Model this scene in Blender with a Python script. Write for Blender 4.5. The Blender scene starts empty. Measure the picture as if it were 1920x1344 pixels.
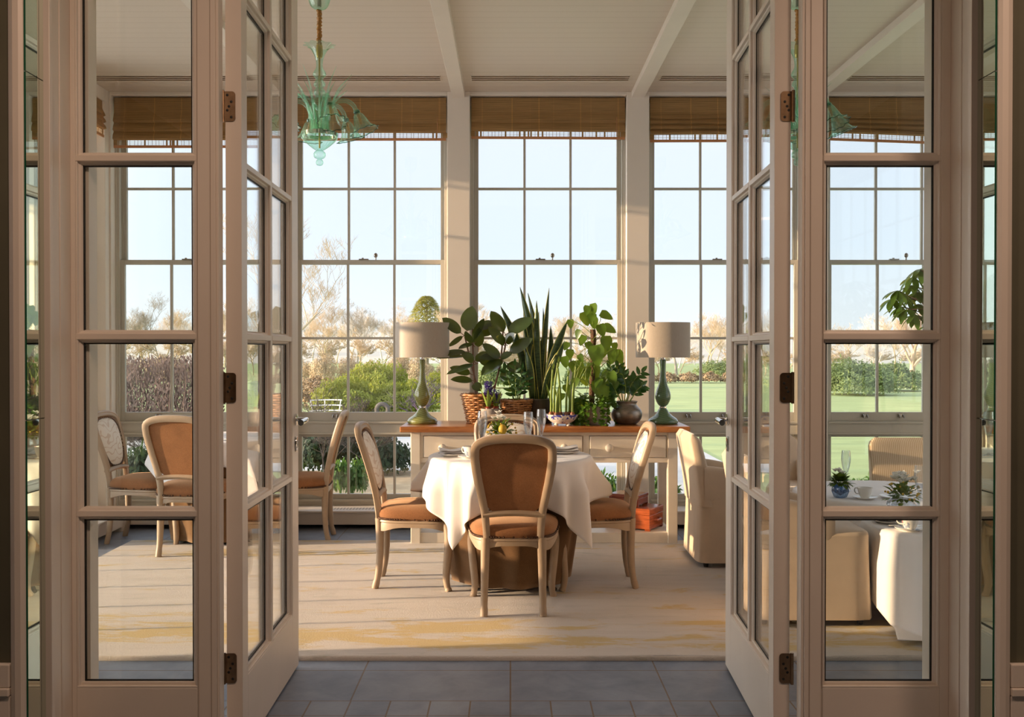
import bpy, math, random
from math import sin, cos, pi, radians, sqrt, atan2
from mathutils import Vector, Matrix, noise

# ------------------------------------------------------------------ camera, sky, sun, exposure
SC = bpy.context.scene
COL = SC.collection
CAM_H, FPX, CX = 1.45, 1866.7, 957.0
PITCH = math.atan(17.0 / FPX)
cd = bpy.data.cameras.new('camera')
cam = bpy.data.objects.new('camera', cd)
COL.objects.link(cam)
cam.location = (0, 0, CAM_H)
cam.rotation_euler = (pi / 2 - PITCH, 0, 0)
cd.lens, cd.sensor_width = 35.0, 36.0
cd.shift_x = 3.0 / 1920.0
cd.clip_start, cd.clip_end = 0.05, 600
SC.camera = cam


def at(x, y, Y):
    """photo pixel + distance from the camera wall -> point in the place"""
    u, v = (x - CX) / FPX, (672.0 - y) / FPX
    d = Vector((u, cos(PITCH) + v * sin(PITCH), -sin(PITCH) + v * cos(PITCH)))
    return Vector((0, 0, CAM_H)) + d * (Y / d.y)


SC.view_settings.view_transform = 'Standard'
SC.view_settings.look = 'None'
SC.view_settings.gamma = 1.0
SC.view_settings.use_curve_mapping = False
SC.view_settings.exposure = 0.0
SC.cycles.max_bounces = 12
SC.cycles.diffuse_bounces = 6
SC.cycles.glossy_bounces = 5
SC.cycles.transmission_bounces = 8
SC.cycles.transparent_max_bounces = 40
SC.cycles.caustics_reflective = False
SC.cycles.caustics_refractive = False
SC.cycles.sample_clamp_indirect = 6.0

SUN_DIR = Vector((1.0, 0.115, -0.14)).normalized()
GLOW = 5.0
wd = bpy.data.worlds.new('sky')
SC.world = wd
wd.use_nodes = True
wn, wl = wd.node_tree.nodes, wd.node_tree.links
wn.clear()
w_out = wn.new('ShaderNodeOutputWorld')
w_bg = wn.new('ShaderNodeBackground')
w_tc = wn.new('ShaderNodeTexCoord')
w_sep = wn.new('ShaderNodeSeparateXYZ')
w_rmp = wn.new('ShaderNodeValToRGB')
wl.new(w_tc.outputs['Generated'], w_sep.inputs[0])
wl.new(w_sep.outputs['Z'], w_rmp.inputs[0])
wl.new(w_bg.outputs[0], w_out.inputs[0])
cr = w_rmp.color_ramp
cr.elements[0].position, cr.elements[0].color = 0.0, (0.90, 0.94, 0.98, 1)
cr.elements[1].position, cr.elements[1].color = 0.42, (0.76, 0.82, 0.97, 1)
for p_, c_ in ((0.10, (0.785, 0.88, 1.0, 1)), (0.22, (0.785, 0.86, 1.0, 1)), (1.0, (0.62, 0.74, 0.98, 1))):
    e_ = cr.elements.new(p_)
    e_.color = c_
# the sky brightens round the low sun
w_dot = wn.new('ShaderNodeVectorMath')
w_dot.operation = 'DOT_PRODUCT'
w_dot.inputs[1].default_value = (-SUN_DIR.x, -SUN_DIR.y, -SUN_DIR.z)
wl.new(w_tc.outputs['Generated'], w_dot.inputs[0])
w_max = wn.new('ShaderNodeMath')
w_max.operation = 'MAXIMUM'
w_max.inputs[1].default_value = 0.0
wl.new(w_dot.outputs['Value'], w_max.inputs[0])
w_pow = wn.new('ShaderNodeMath')
w_pow.operation = 'POWER'
w_pow.inputs[1].default_value = 2.5
wl.new(w_max.outputs[0], w_pow.inputs[0])
w_mix = wn.new('ShaderNodeMix')
w_mix.data_type, w_mix.blend_type = 'RGBA', 'ADD'
w_mix.clamp_factor = False
w_gl = wn.new('ShaderNodeMath')
w_gl.operation = 'MULTIPLY'
w_gl.inputs[1].default_value = GLOW
wl.new(w_pow.outputs[0], w_gl.inputs[0])
wl.new(w_gl.outputs[0], w_mix.inputs[0])
wl.new(w_rmp.outputs[0], w_mix.inputs[6])
w_mix.inputs[7].default_value = (1.0, 0.97, 0.95, 1)
wl.new(w_mix.outputs[2], w_bg.inputs[0])
w_bg.inputs[1].default_value = 1.22

sd = bpy.data.lights.new('sun', 'SUN')
sun = bpy.data.objects.new('sun', sd)
COL.objects.link(sun)
sun.location = (-12, 4, 6)
sun.rotation_euler = SUN_DIR.to_track_quat('-Z', 'Y').to_euler()
sd.energy, sd.color, sd.angle = 10.0, (1.0, 0.69, 0.43), radians(0.55)

# the ceiling lamps of the hall the camera stands in
for lx, ly in ((-0.78, 1.7), (1.94, 1.7)):
    ld = bpy.data.lights.new('hall_lamp_light', 'AREA')
    lo = bpy.data.objects.new('hall_lamp_light', ld)
    COL.objects.link(lo)
    lo.location = (lx, ly, 3.40)
    ld.shape, ld.size, ld.energy, ld.color = 'DISK', 0.34, 31.0, (1.0, 0.67, 0.485)

# ------------------------------------------------------------------ mesh helpers


class MB:
    def __init__(self, M=None):
        self.v, self.f, self.M = [], [], M

    def add(self, vs, fs, M=None):
        o = len(self.v)
        if M is None:
            self.v.extend([tuple(p) for p in vs])
        else:
            self.v.extend([tuple(M @ Vector(p)) for p in vs])
        self.f.extend([tuple(i + o for i in q) for q in fs])
        return self

    def box(self, a, b, M=None):
        x0, y0, z0 = a
        x1, y1, z1 = b
        vs = [(x0, y0, z0), (x1, y0, z0), (x1, y1, z0), (x0, y1, z0), (x0, y0, z1), (x1, y0, z1), (x1, y1, z1), (x0, y1, z1)]
        if (x1 - x0) * (y1 - y0) * (z1 - z0) < 0:
            vs = vs[4:] + vs[:4]
        return self.add(vs, [(0, 3, 2, 1), (4, 5, 6, 7), (0, 1, 5, 4), (1, 2, 6, 5), (2, 3, 7, 6), (3, 0, 4, 7)], M)

    def grid(self, fn, nu, nv, closed_u=False, closed_v=False, M=None):
        vs = [fn(i / (nu if closed_u else nu - 1), j / (nv if closed_v else nv - 1)) for i in range(nu) for j in range(nv)]
        fs = []
        for i in range(nu if closed_u else nu - 1):
            for j in range(nv if closed_v else nv - 1):
                a, b = i, (i + 1) % nu
                c, d = j, (j + 1) % nv
                fs.append((a * nv + c, b * nv + c, b * nv + d, a * nv + d))
        return self.add(vs, fs, M)

    def lathe(self, prof, seg=24, M=None, flute=None, cap=False):
        vs, fs, n = [], [], len(prof)
        for i in range(seg):
            a = 2 * pi * i / seg
            for j, (r, z) in enumerate(prof):
                rr = r if flute is None else flute(r, z, a)
                vs.append((rr * cos(a), rr * sin(a), z))
        for i in range(seg):
            k = (i + 1) % seg
            for j in range(n - 1):
                fs.append((i * n + j, k * n + j, k * n + j + 1, i * n + j + 1))
        if cap:
            fs.append(tuple(i * n for i in range(seg))[::-1])
            fs.append(tuple(i * n + n - 1 for i in range(seg)))
        return self.add(vs, fs, M)

    def tube(self, pts, rad, sides=8, cap=True, M=None, flat=1.0):
        pts = [Vector(p) for p in pts]
        n = len(pts)
        rads = rad if isinstance(rad, (list, tuple)) else [rad] * n
        t0 = (pts[1] - pts[0]).normalized()
        up = Vector((0, 0, 1)) if abs(t0.z) < 0.9 else Vector((1, 0, 0))
        nx = t0.cross(up).normalized()
        vs, fs = [], []
        for i, p in enumerate(pts):
            t = (pts[min(i + 1, n - 1)] - pts[max(i - 1, 0)]).normalized()
            nx = (nx - t * nx.dot(t))
            nx = nx.normalized() if nx.length > 1e-6 else t.orthogonal().normalized()
            ny = t.cross(nx)
            for k in range(sides):
                a = 2 * pi * k / sides
                vs.append(p + nx * (cos(a) * rads[i]) + ny * (sin(a) * rads[i] * flat))
        for i in range(n - 1):
            for k in range(sides):
                l = (k + 1) % sides
                fs.append((i * sides + k, i * sides + l, (i + 1) * sides + l, (i + 1) * sides + k))
        if cap:
            fs.append(tuple(range(sides))[::-1])
            fs.append(tuple((n - 1) * sides + k for k in range(sides)))
        return self.add(vs, fs, M)

    def sphere(self, c, r, seg=10, rings=6, sc=(1, 1, 1), M=None):
        vs, fs = [], []
        c = Vector(c)
        for j in range(rings + 1):
            th = pi * j / rings
            for i in range(seg):
                a = 2 * pi * i / seg
                vs.append((c.x + r * sc[0] * sin(th) * cos(a), c.y + r * sc[1] * sin(th) * sin(a), c.z - r * sc[2] * cos(th)))
        for j in range(rings):
            for i in range(seg):
                k = (i + 1) % seg
                fs.append((j * seg + i, j * seg + k, (j + 1) * seg + k, (j + 1) * seg + i))
        return self.add(vs, fs, M)

    def prism(self, poly, p0, p1, nrm):
        """sweep a 2D polygon (a along side axis, b along nrm) from p0 to p1"""
        p0, p1, nrm = Vector(p0), Vector(p1), Vector(nrm)
        t = (p1 - p0).normalized()
        sd_ = t.cross(nrm).normalized()
        n = len(poly)
        vs = [p + sd_ * a + nrm * b for p in (p0, p1) for a, b in poly]
        fs = [(i, (i + 1) % n, n + (i + 1) % n, n + i) for i in range(n)]
        fs += [tuple(range(n))[::-1], tuple(range(n, 2 * n))]
        return self.add(vs, fs)

    def leaf(self, base, d, up, L, W, droop=0.2, cup=0.25, n=6, shape=None, tip=0.0):
        """a leaf blade with midrib fold: base point, direction, face-up vector"""
        base, d, up = Vector(base), Vector(d).normalized(), Vector(up)
        s = d.cross(up)
        s = s.normalized() if s.length > 1e-5 else d.orthogonal().normalized()
        up = s.cross(d).normalized()
        vs, fs = [], []
        for i in range(n + 1):
            t = i / n
            w = (sin(pi * min(1, t ** 0.8)) ** 0.75 if shape is None else shape(t)) * W * 0.5
            c = base + d * (L * t) - up * (droop * L * t * t)
            vs += [c - s * w + up * (cup * w), c, c + s * w + up * (cup * w)]
        for i in range(n):
            a = i * 3
            fs += [(a, a + 3, a + 4, a + 1), (a + 1, a + 4, a + 5, a + 2)]
        return self.add(vs, fs)

    def build(self, name, mat, parent=None, smooth=35, bevel=0.0, mats=None, fmat=None):
        me = bpy.data.meshes.new(name)
        me.from_pydata(self.v, [], self.f)
        me.update()
        for m in (mats or [mat]):
            me.materials.append(m)
        if fmat:
            for i, p in enumerate(me.polygons):
                p.material_index = fmat(p)
        if smooth:
            me.polygons.foreach_set('use_smooth', [True] * len(me.polygons))
            me.set_sharp_from_angle(angle=radians(smooth))
        o = bpy.data.objects.new(name, me)
        COL.objects.link(o)
        if parent is not None:
            o.parent = parent
        if bevel:
            b = o.modifiers.new('edge', 'BEVEL')
            b.width, b.segments, b.limit_method, b.angle_limit = bevel, 2, 'ANGLE', radians(40)
        return o


def tag(o, label=None, cat=None, group=None, kind=None):
    for k, v in (('label', label), ('category', cat), ('group', group), ('kind', kind)):
        if v:
            o[k] = v
    return o


def empty(name, loc=(0, 0, 0), rz=0.0):
    o = bpy.data.objects.new(name, None)
    COL.objects.link(o)
    o.location, o.rotation_euler = loc, (0, 0, rz)
    o.empty_display_size = 0.1
    return o


def copy_tree(o, parent=None):
    c = o.copy()
    COL.objects.link(c)
    if parent is not None:
        c.parent = parent
    for ch in list(o.children):
        copy_tree(ch, c)
    return c


def T(x, y, z):
    return Matrix.Translation((x, y, z))


def RZ(a):
    return Matrix.Rotation(a, 4, 'Z')


def bez(pts, n):
    """Catmull-Rom through points"""
    P = [Vector(p) for p in pts]
    P = [P[0] * 2 - P[1]] + P + [P[-1] * 2 - P[-2]]
    out = []
    seg = len(P) - 3
    for i in range(seg):
        for k in range(n):
            t = k / n
            a, b, c, d = P[i:i + 4]
            out.append(0.5 * ((2 * b) + (c - a) * t + (2 * a - 5 * b + 4 * c - d) * t * t + (3 * b - a - 3 * c + d) * t ** 3))
    out.append(P[-2])
    return out


def sm(prof, n=4):
    """round out a lathe profile"""
    return [(max(0.0, p.x), p.z) for p in bez([(r, 0, z) for r, z in prof], n)]


# ------------------------------------------------------------------ materials
def nodes(name):
    m = bpy.data.materials.new(name)
    m.use_nodes = True
    nt = m.node_tree
    b = nt.nodes['Principled BSDF']
    return m, nt, b


def lnk(nt, a, b):
    nt.links.new(a, b)


def coords(nt, scale=(1, 1, 1), rot=(0, 0, 0), kind='Object'):
    tc = nt.nodes.new('ShaderNodeTexCoord')
    mp = nt.nodes.new('ShaderNodeMapping')
    mp.inputs['Scale'].default_value = scale
    mp.inputs['Rotation'].default_value = rot
    lnk(nt, tc.outputs[kind], mp.inputs[0])
    return mp.outputs[0]


def noise_tex(nt, vec, scale, detail=4, rough=0.55, dist=0.0):
    n = nt.nodes.new('ShaderNodeTexNoise')
    n.inputs['Scale'].default_value = scale
    n.inputs['Detail'].default_value = detail
    n.inputs['Roughness'].default_value = rough
    n.inputs['Distortion'].default_value = dist
    if vec is not None:
        lnk(nt, vec, n.inputs['Vector'])
    return n.outputs['Fac']


def ramp(nt, fac, stops):
    r = nt.nodes.new('ShaderNodeValToRGB')
    e = r.color_ramp.elements
    e[0].position, e[0].color = stops[0][0], (*stops[0][1], 1)
    e[1].position, e[1].color = stops[-1][0], (*stops[-1][1], 1)
    for p, c in stops[1:-1]:
        k = e.new(p)
        k.color = (*c, 1)
    lnk(nt, fac, r.inputs[0])
    return r.outputs[0]


def mixc(nt, fac, a, b, mode='MIX'):
    m = nt.nodes.new('ShaderNodeMix')
    m.data_type, m.blend_type = 'RGBA', mode
    for s, i in ((fac, 0), (a, 6), (b, 7)):
        if hasattr(s, 'is_output'):
            lnk(nt, s, m.inputs[i])
        else:
            m.inputs[i].default_value = s if i == 0 else (*s, 1)
    return m.outputs[2]


def bump(nt, b, h, strength=0.3, dist=0.01):
    bp = nt.nodes.new('ShaderNodeBump')
    bp.inputs['Strength'].default_value = strength
    bp.inputs['Distance'].default_value = dist
    lnk(nt, h, bp.inputs['Height'])
    lnk(nt, bp.outputs[0], b.inputs['Normal'])


def plain(name, c, rough=0.5, metal=0.0, spec=0.5, var=0.0, vs=8.0, vscale=(1, 1, 1), bmp=0.0, bs=60.0, sheen=0.0, bd=0.002):
    m, nt, b = nodes(name)
    b.inputs['Base Color'].default_value = (*c, 1)
    b.inputs['Roughness'].default_value = rough
    b.inputs['Metallic'].default_value = metal
    b.inputs['Specular IOR Level'].default_value = spec
    if var:
        f = noise_tex(nt, coords(nt, vscale), vs)
        lo = tuple(x * (1 - var) for x in c)
        hi = tuple(min(1, x * (1 + var)) for x in c)
        lnk(nt, ramp(nt, f, [(0.3, lo), (0.7, hi)]), b.inputs['Base Color'])
    if bmp:
        bump(nt, b, noise_tex(nt, coords(nt), bs, 3), bmp, bd)
    if sheen:
        b.inputs['Sheen Weight'].default_value = sheen
        b.inputs['Sheen Roughness'].default_value = 0.4
    return m


def thin_glass(name, tint=(1, 1, 1), ior=1.45, rough=0.0, refl=(1, 1, 1), edge=None, body=0.0, body_col=(1, 1, 1)):
    m = bpy.data.materials.new(name)
    m.use_nodes = True
    nt = m.node_tree
    nt.nodes.clear()
    out = nt.nodes.new('ShaderNodeOutputMaterial')
    tr = nt.nodes.new('ShaderNodeBsdfTransparent')
    gl = nt.nodes.new('ShaderNodeBsdfGlossy')
    mx = nt.nodes.new('ShaderNodeMixShader')
    fr = nt.nodes.new('ShaderNodeFresnel')
    # the same reflectance from either side of the sheet
    ge = nt.nodes.new('ShaderNodeNewGeometry')
    mi = nt.nodes.new('ShaderNodeMix')
    mi.inputs[2].default_value, mi.inputs[3].default_value = ior, 1.0 / ior
    lnk(nt, ge.outputs['Backfacing'], mi.inputs[0])
    lnk(nt, mi.outputs[0], fr.inputs['IOR'])
    tr.inputs[0].default_value = (*tint, 1)
    gl.inputs['Color'].default_value = (*refl, 1)
    gl.inputs['Roughness'].default_value = rough
    if edge:
        lw = nt.nodes.new('ShaderNodeLayerWeight')
        lw.inputs[0].default_value = 0.35
        lnk(nt, mixc(nt, lw.outputs['Facing'], tint, edge), tr.inputs[0])
    lnk(nt, fr.outputs[0], mx.inputs[0])
    base = tr.outputs[0]
    if body:                                  # slightly clouded glass
        tl = nt.nodes.new('ShaderNodeBsdfTranslucent')
        tl.inputs[0].default_value = (*body_col, 1)
        df = nt.nodes.new('ShaderNodeBsdfDiffuse')
        df.inputs[0].default_value = (*body_col, 1)
        m2, m3 = nt.nodes.new('ShaderNodeMixShader'), nt.nodes.new('ShaderNodeMixShader')
        m2.inputs[0].default_value = 0.5
        lnk(nt, tl.outputs[0], m2.inputs[1])
        lnk(nt, df.outputs[0], m2.inputs[2])
        m3.inputs[0].default_value = body
        lnk(nt, base, m3.inputs[1])
        lnk(nt, m2.outputs[0], m3.inputs[2])
        base = m3.outputs[0]
    lnk(nt, base, mx.inputs[1])
    lnk(nt, gl.outputs[0], mx.inputs[2])
    lnk(nt, mx.outputs[0], out.inputs[0])
    return m


def leafy(name, c, rough=0.4, trans=0.3, tc=None, var=0.25, vs=6.0, spec=0.5):
    m, nt, b = nodes(name)
    b.inputs['Roughness'].default_value = rough
    b.inputs['Specular IOR Level'].default_value = spec
    f = noise_tex(nt, coords(nt), vs, 2)
    col = ramp(nt, f, [(0.3, tuple(x * (1 - var) for x in c)), (0.7, tuple(min(1, x * (1 + var)) for x in c))])
    lnk(nt, col, b.inputs['Base Color'])
    out = nt.nodes['Material Output']
    tl = nt.nodes.new('ShaderNodeBsdfTranslucent')
    tl.inputs[0].default_value = (*(tc or c), 1)
    mx = nt.nodes.new('ShaderNodeMixShader')
    mx.inputs[0].default_value = trans
    lnk(nt, b.outputs[0], mx.inputs[1])
    lnk(nt, tl.outputs[0], mx.inputs[2])
    lnk(nt, mx.outputs[0], out.inputs[0])
    return m


M = {}
PAINT = (0.74, 0.665, 0.58)
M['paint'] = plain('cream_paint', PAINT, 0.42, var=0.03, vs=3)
M['groove_shade'] = plain('groove_shade_paint', (0.42, 0.35, 0.28), 0.6)  # cream paint darkened to imitate the shade inside a groove
M['wpaint_backlit'] = plain('window_paint', (0.53, 0.50, 0.43), 0.42, var=0.03, vs=3)  # greyer copy of the cream paint, backlit shade put into the colour
M['paint2'] = plain('cream_furniture_paint', (0.72, 0.65, 0.54), 0.42, var=0.04, vs=9)
M['plaster'] = plain('ivory_wall_paint', (0.75, 0.675, 0.59), 0.7, var=0.02, vs=2, bmp=0.05, bs=30)
M['green_wall'] = plain('dark_green_wall', (0.115, 0.110, 0.072), 0.8, var=0.1, vs=4)
M['seal'] = plain('black_seal', (0.008, 0.008, 0.007), 0.6)
M['glass'] = thin_glass('window_glass', (0.975, 0.985, 0.98), 1.5)
M['doorglass'] = thin_glass('door_glass', (0.965, 0.98, 0.972), 1.5)
M['crystal'] = thin_glass('clear_crystal', (0.97, 0.98, 0.99), 1.75, edge=(0.55, 0.60, 0.66), body=.03, body_col=(.9, .95, 1))
M['aqua'] = thin_glass('pale_green_glass', (0.88, 0.975, 0.925), 1.6, body=0.075, body_col=(0.62, 0.88, 0.76), refl=(0.9, 1, 0.95), edge=(0.42, 0.80, 0.63))
M['aqua_rim'] = thin_glass('green_glass_rim', (0.12, 0.42, 0.30), 1.6)
M['mirror'] = plain('mirror_silver', (0.72, 0.80, 0.70), 0.01, 1.0)
M['mirror_edge'] = plain('green_glass_edge', (0.01, 0.09, 0.045), 0.1)
M['chrome'] = plain('chrome', (0.80, 0.80, 0.78), 0.08, 1.0)
M['steel'] = plain('aged_steel', (0.35, 0.32, 0.28), 0.3, 1.0)
M['bronze'] = plain('bronze_hinge', (0.30, 0.20, 0.12), 0.35, 1.0, var=0.2, vs=40)
M['brass'] = plain('aged_brass', (0.55, 0.38, 0.12), 0.3, 1.0)
M['gold_cord'] = plain('gold_silk_sleeve', (0.42, 0.20, 0.04), 0.5, var=0.3, vs=90)
M['nail'] = plain('bronze_nailheads', (0.12, 0.07, 0.05), 0.25, 1.0)
M['frame_wood'] = plain('beige_lacquered_wood', (0.41, 0.305, 0.21), 0.45, var=0.06, vs=14)
M['porcelain'] = plain('white_porcelain', (0.82, 0.80, 0.76), 0.12)
M['dark_pot'] = plain('dark_brown_pot', (0.045, 0.035, 0.025), 0.5, var=0.2, vs=20)
M['stone_pot'] = plain('grey_stone_pot', (0.36, 0.30, 0.25), 0.85, var=0.25, vs=25, bmp=0.3, bs=60)
M['soil'] = plain('potting_soil', (0.05, 0.035, 0.02), 0.95, bmp=0.6, bs=70, bd=0.01)
M['moss'] = plain('moss', (0.16, 0.14, 0.03), 0.95, var=0.4, vs=60, bmp=0.8, bs=90, bd=0.01)
M['bark'] = plain('brown_stem', (0.22, 0.11, 0.06), 0.7, var=0.2, vs=30)
M['green_stem'] = plain('green_stem', (0.22, 0.30, 0.05), 0.5, var=0.2, vs=20)
M['bulb'] = plain('brown_bulb', (0.28, 0.11, 0.05), 0.5, var=0.3, vs=50)
M['slipcover'] = plain('cream_linen_slipcover', (0.60, 0.475, 0.35), 0.9, var=0.05, vs=10, bmp=0.15, bs=300, sheen=0.3)
M['castor'] = plain('dark_castor', (0.02, 0.018, 0.016), 0.4)
M['mahog'] = plain('mahogany', (0.34, 0.075, 0.018), 0.25, var=0.3, vs=6, vscale=(2, 2, 14))
M['mahog_dark'] = plain('dark_mahogany', (0.20, 0.035, 0.012), 0.25, var=0.25, vs=6, vscale=(2, 2, 14))
M['white_petal'] = leafy('white_petal', (0.85, 0.83, 0.76), 0.5, 0.35, var=0.05)
M['yellow_petal'] = leafy('yellow_petal', (0.72, 0.50, 0.06), 0.5, 0.3)
M['violet'] = leafy('violet_petal', (0.13, 0.06, 0.42), 0.5, 0.25, var=0.35, vs=60)
M['posy_green'] = leafy('posy_green', (0.10, 0.17, 0.02), 0.45, 0.3, (0.25, 0.34, 0.03), 0.4, 40)
M['rubber'] = leafy('rubber_plant_leaf', (0.026, 0.052, 0.018), 0.17, 0.17, (0.34, 0.34, 0.03), 0.35, 9, 0.75)
M['philo'] = leafy('heart_leaf', (0.075, 0.155, 0.016), 0.32, 0.36, (0.34, 0.42, 0.03), 0.4, 12)
M['ivy'] = leafy('ivy_leaf', (0.075, 0.17, 0.02), 0.38, 0.3, (0.32, 0.42, 0.03), 0.45, 22)
M['dark_leaf'] = leafy('dark_glossy_leaf', (0.022, 0.075, 0.018), 0.25, 0.18, (0.18, 0.32, 0.03), 0.35, 20, 0.6)
M['scheff'] = leafy('umbrella_leaf', (0.045, 0.10, 0.015), 0.3, 0.28, (0.30, 0.36, 0.03), 0.45, 10)
M['bud_leaf'] = leafy('bulb_shoot', (0.22, 0.32, 0.05), 0.45, 0.25, (0.4, 0.5, 0.06), 0.2, 10)


def m_snake():
    m, nt, b = nodes('snake_plant_leaf')
    f = noise_tex(nt, coords(nt, (4, 4, 26)), 3.0, 4, 0.6)
    c = ramp(nt, f, [(0.38, (0.022, 0.05, 0.016)), (0.52, (0.06, 0.11, 0.035)), (0.62, (0.025, 0.06, 0.018))])
    lnk(nt, c, b.inputs['Base Color'])
    b.inputs['Roughness'].default_value = 0.35
    return m


M['snake'] = m_snake()
M['snake_edge'] = leafy('snake_plant_margin', (0.50, 0.48, 0.10), 0.4, 0.3, (0.6, 0.55, 0.12), 0.15)


def m_suede(name, c):
    m, nt, b = nodes(name)
    f = noise_tex(nt, coords(nt), 7, 5, 0.6)
    f2 = noise_tex(nt, coords(nt), 160, 3, 0.7)
    c1 = ramp(nt, f, [(0.25, tuple(x * 0.78 for x in c)), (0.75, tuple(x * 1.15 for x in c))])
    c2 = ramp(nt, f2, [(0.3, (0.82, 0.82, 0.82)), (0.7, (1.1, 1.1, 1.1))])
    lnk(nt, mixc(nt, 1.0, c1, c2, 'MULTIPLY'), b.inputs['Base Color'])
    b.inputs['Roughness'].default_value = 0.95
    b.inputs['Sheen Weight'].default_value = 0.5
    b.inputs['Sheen Roughness'].default_value = 0.5
    b.inputs['Sheen Tint'].default_value = (1.0, 0.7, 0.45, 1)
    b.inputs['Specular IOR Level'].default_value = 0.15
    bump(nt, b, f2, 0.25, 0.002)
    return m


M['suede'] = m_suede('tan_suede', (0.31, 0.138, 0.060))
M['underskirt'] = m_suede('brown_suede_cloth', (0.135, 0.073, 0.033))


def m_damask():
    m, nt, b = nodes('cream_damask')
    w = nt.nodes.new('ShaderNodeTexWave')
    w.wave_type = 'RINGS'
    w.inputs['Scale'].default_value = 5.5
    w.inputs['Distortion'].default_value = 14
    w.inputs['Detail'].default_value = 1.0
    w.inputs['Detail Scale'].default_value = 1.6
    lnk(nt, coords(nt), w.inputs['Vector'])
    lnk(nt, ramp(nt, w.outputs['Fac'], [(0.86, (0.76, 0.70, 0.62)), (0.95, (0.62, 0.50, 0.40))]), b.inputs['Base Color'])
    b.inputs['Roughness'].default_value = 0.7
    return m


M['damask'] = m_damask()


def m_cloth():
    m, nt, b = nodes('white_damask_linen')
    f = noise_tex(nt, coords(nt), 400, 2)
    b.inputs['Base Color'].default_value = (0.80, 0.77, 0.755, 1)
    b.inputs['Roughness'].default_value = 0.8
    b.inputs['Sheen Weight'].default_value = 0.15
    bump(nt, b, f, 0.08, 0.001)
    return m


M['linen'] = m_cloth()


def m_stripe():
    m, nt, b = nodes('striped_linen')
    w = nt.nodes.new('ShaderNodeTexWave')
    w.bands_direction = 'X'
    w.inputs['Scale'].default_value = 19
    w.inputs['Distortion'].default_value = 0.6
    lnk(nt, coords(nt), w.inputs['Vector'])
    lnk(nt, ramp(nt, w.outputs['Fac'], [(0.2, (0.58, 0.47, 0.34)), (0.7, (0.53, 0.415, 0.28)), (0.88, (0.38, 0.27, 0.16))]), b.inputs['Base Color'])
    b.inputs['Roughness'].default_value = 0.9
    return m


M['stripe'] = m_stripe()


def m_oak():
    m, nt, b = nodes('honey_oak_top')
    f = noise_tex(nt, coords(nt, (1.2, 14, 14)), 4, 6, 0.6, 0.6)
    lnk(nt, ramp(nt, f, [(0.25, (0.20, 0.065, 0.018)), (0.5, (0.37, 0.135, 0.038)), (0.75, (0.50, 0.21, 0.065))]), b.inputs['Base Color'])
    b.inputs['Roughness'].default_value = 0.28
    bump(nt, b, f, 0.1, 0.002)
    return m


M['oak'] = m_oak()


def m_boards():
    m, nt, b = nodes('painted_ceiling_boards')
    br = nt.nodes.new('ShaderNodeTexBrick')
    br.offset = 0.0
    br.inputs['Color1'].default_value = (0.69, 0.60, 0.51, 1)
    br.inputs['Color2'].default_value = (0.675, 0.585, 0.495, 1)
    br.inputs['Mortar'].default_value = (0.50, 0.41, 0.31, 1)
    br.inputs['Scale'].default_value = 1.0
    br.inputs['Mortar Size'].default_value = 0.0022
    br.inputs['Mortar Smooth'].default_value = 0.6
    br.inputs['Brick Width'].default_value = 40.0
    br.inputs['Row Height'].default_value = 0.105
    mp = nt.nodes.new('ShaderNodeMapping')
    mp.inputs['Location'].default_value = (17.0, 0.03, 0)
    lnk(nt, coords(nt), mp.inputs[0])
    lnk(nt, mp.outputs[0], br.inputs['Vector'])
    lnk(nt, br.outputs['Color'], b.inputs['Base Color'])
    b.inputs['Roughness'].default_value = 0.45
    inv = nt.nodes.new('ShaderNodeMath')
    inv.operation = 'SUBTRACT'
    inv.inputs[0].default_value = 1
    lnk(nt, br.outputs['Fac'], inv.inputs[1])
    bump(nt, b, inv.outputs[0], 0.5, 0.004)
    return m


M['boards'] = m_boards()


def m_tiles(name, w, h, off, ox, oy):
    m, nt, b = nodes(name)
    tc = nt.nodes.new('ShaderNodeTexCoord')
    mp = nt.nodes.new('ShaderNodeMapping')
    mp.inputs['Location'].default_value = (ox, oy, 0)
    lnk(nt, tc.outputs['Object'], mp.inputs[0])
    br = nt.nodes.new('ShaderNodeTexBrick')
    br.offset = off
    br.inputs['Color1'].default_value = (0.165, 0.20, 0.26, 1)
    br.inputs['Color2'].default_value = (0.21, 0.245, 0.30, 1)
    br.inputs['Mortar'].default_value = (0.14, 0.095, 0.06, 1)
    br.inputs['Scale'].default_value = 1.0
    br.inputs['Mortar Size'].default_value = 0.004
    br.inputs['Mortar Smooth'].default_value = 0.3
    br.inputs['Brick Width'].default_value = w
    br.inputs['Row Height'].default_value = h
    lnk(nt, mp.outputs[0], br.inputs['Vector'])
    f = noise_tex(nt, coords(nt), 5, 6, 0.65, 0.4)
    v = ramp(nt, f, [(0.3, (0.75, 0.75, 0.78)), (0.7, (1.2, 1.18, 1.15))])
    lnk(nt, mixc(nt, 1.0, br.outputs['Color'], v, 'MULTIPLY'), b.inputs['Base Color'])
    b.inputs['Roughness'].default_value = 0.5
    f2 = noise_tex(nt, coords(nt), 45, 4, 0.6)
    inv = nt.nodes.new('ShaderNodeMath')
    inv.operation = 'MULTIPLY_ADD'
    inv.inputs[1].default_value = -1.0
    lnk(nt, br.outputs['Fac'], inv.inputs[0])
    lnk(nt, f2, inv.inputs[2])
    bump(nt, b, inv.outputs[0], 0.25, 0.003)
    return m


M['tile_big'] = m_tiles('slate_large_tiles', 0.66, 0.39, 0.0, 0.0, -4.095)
M['tile_small'] = m_tiles('slate_small_tiles', 0.1645, 0.1645, 0.0, 0.0, -4.095 + 0.1645 * 40)


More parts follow.
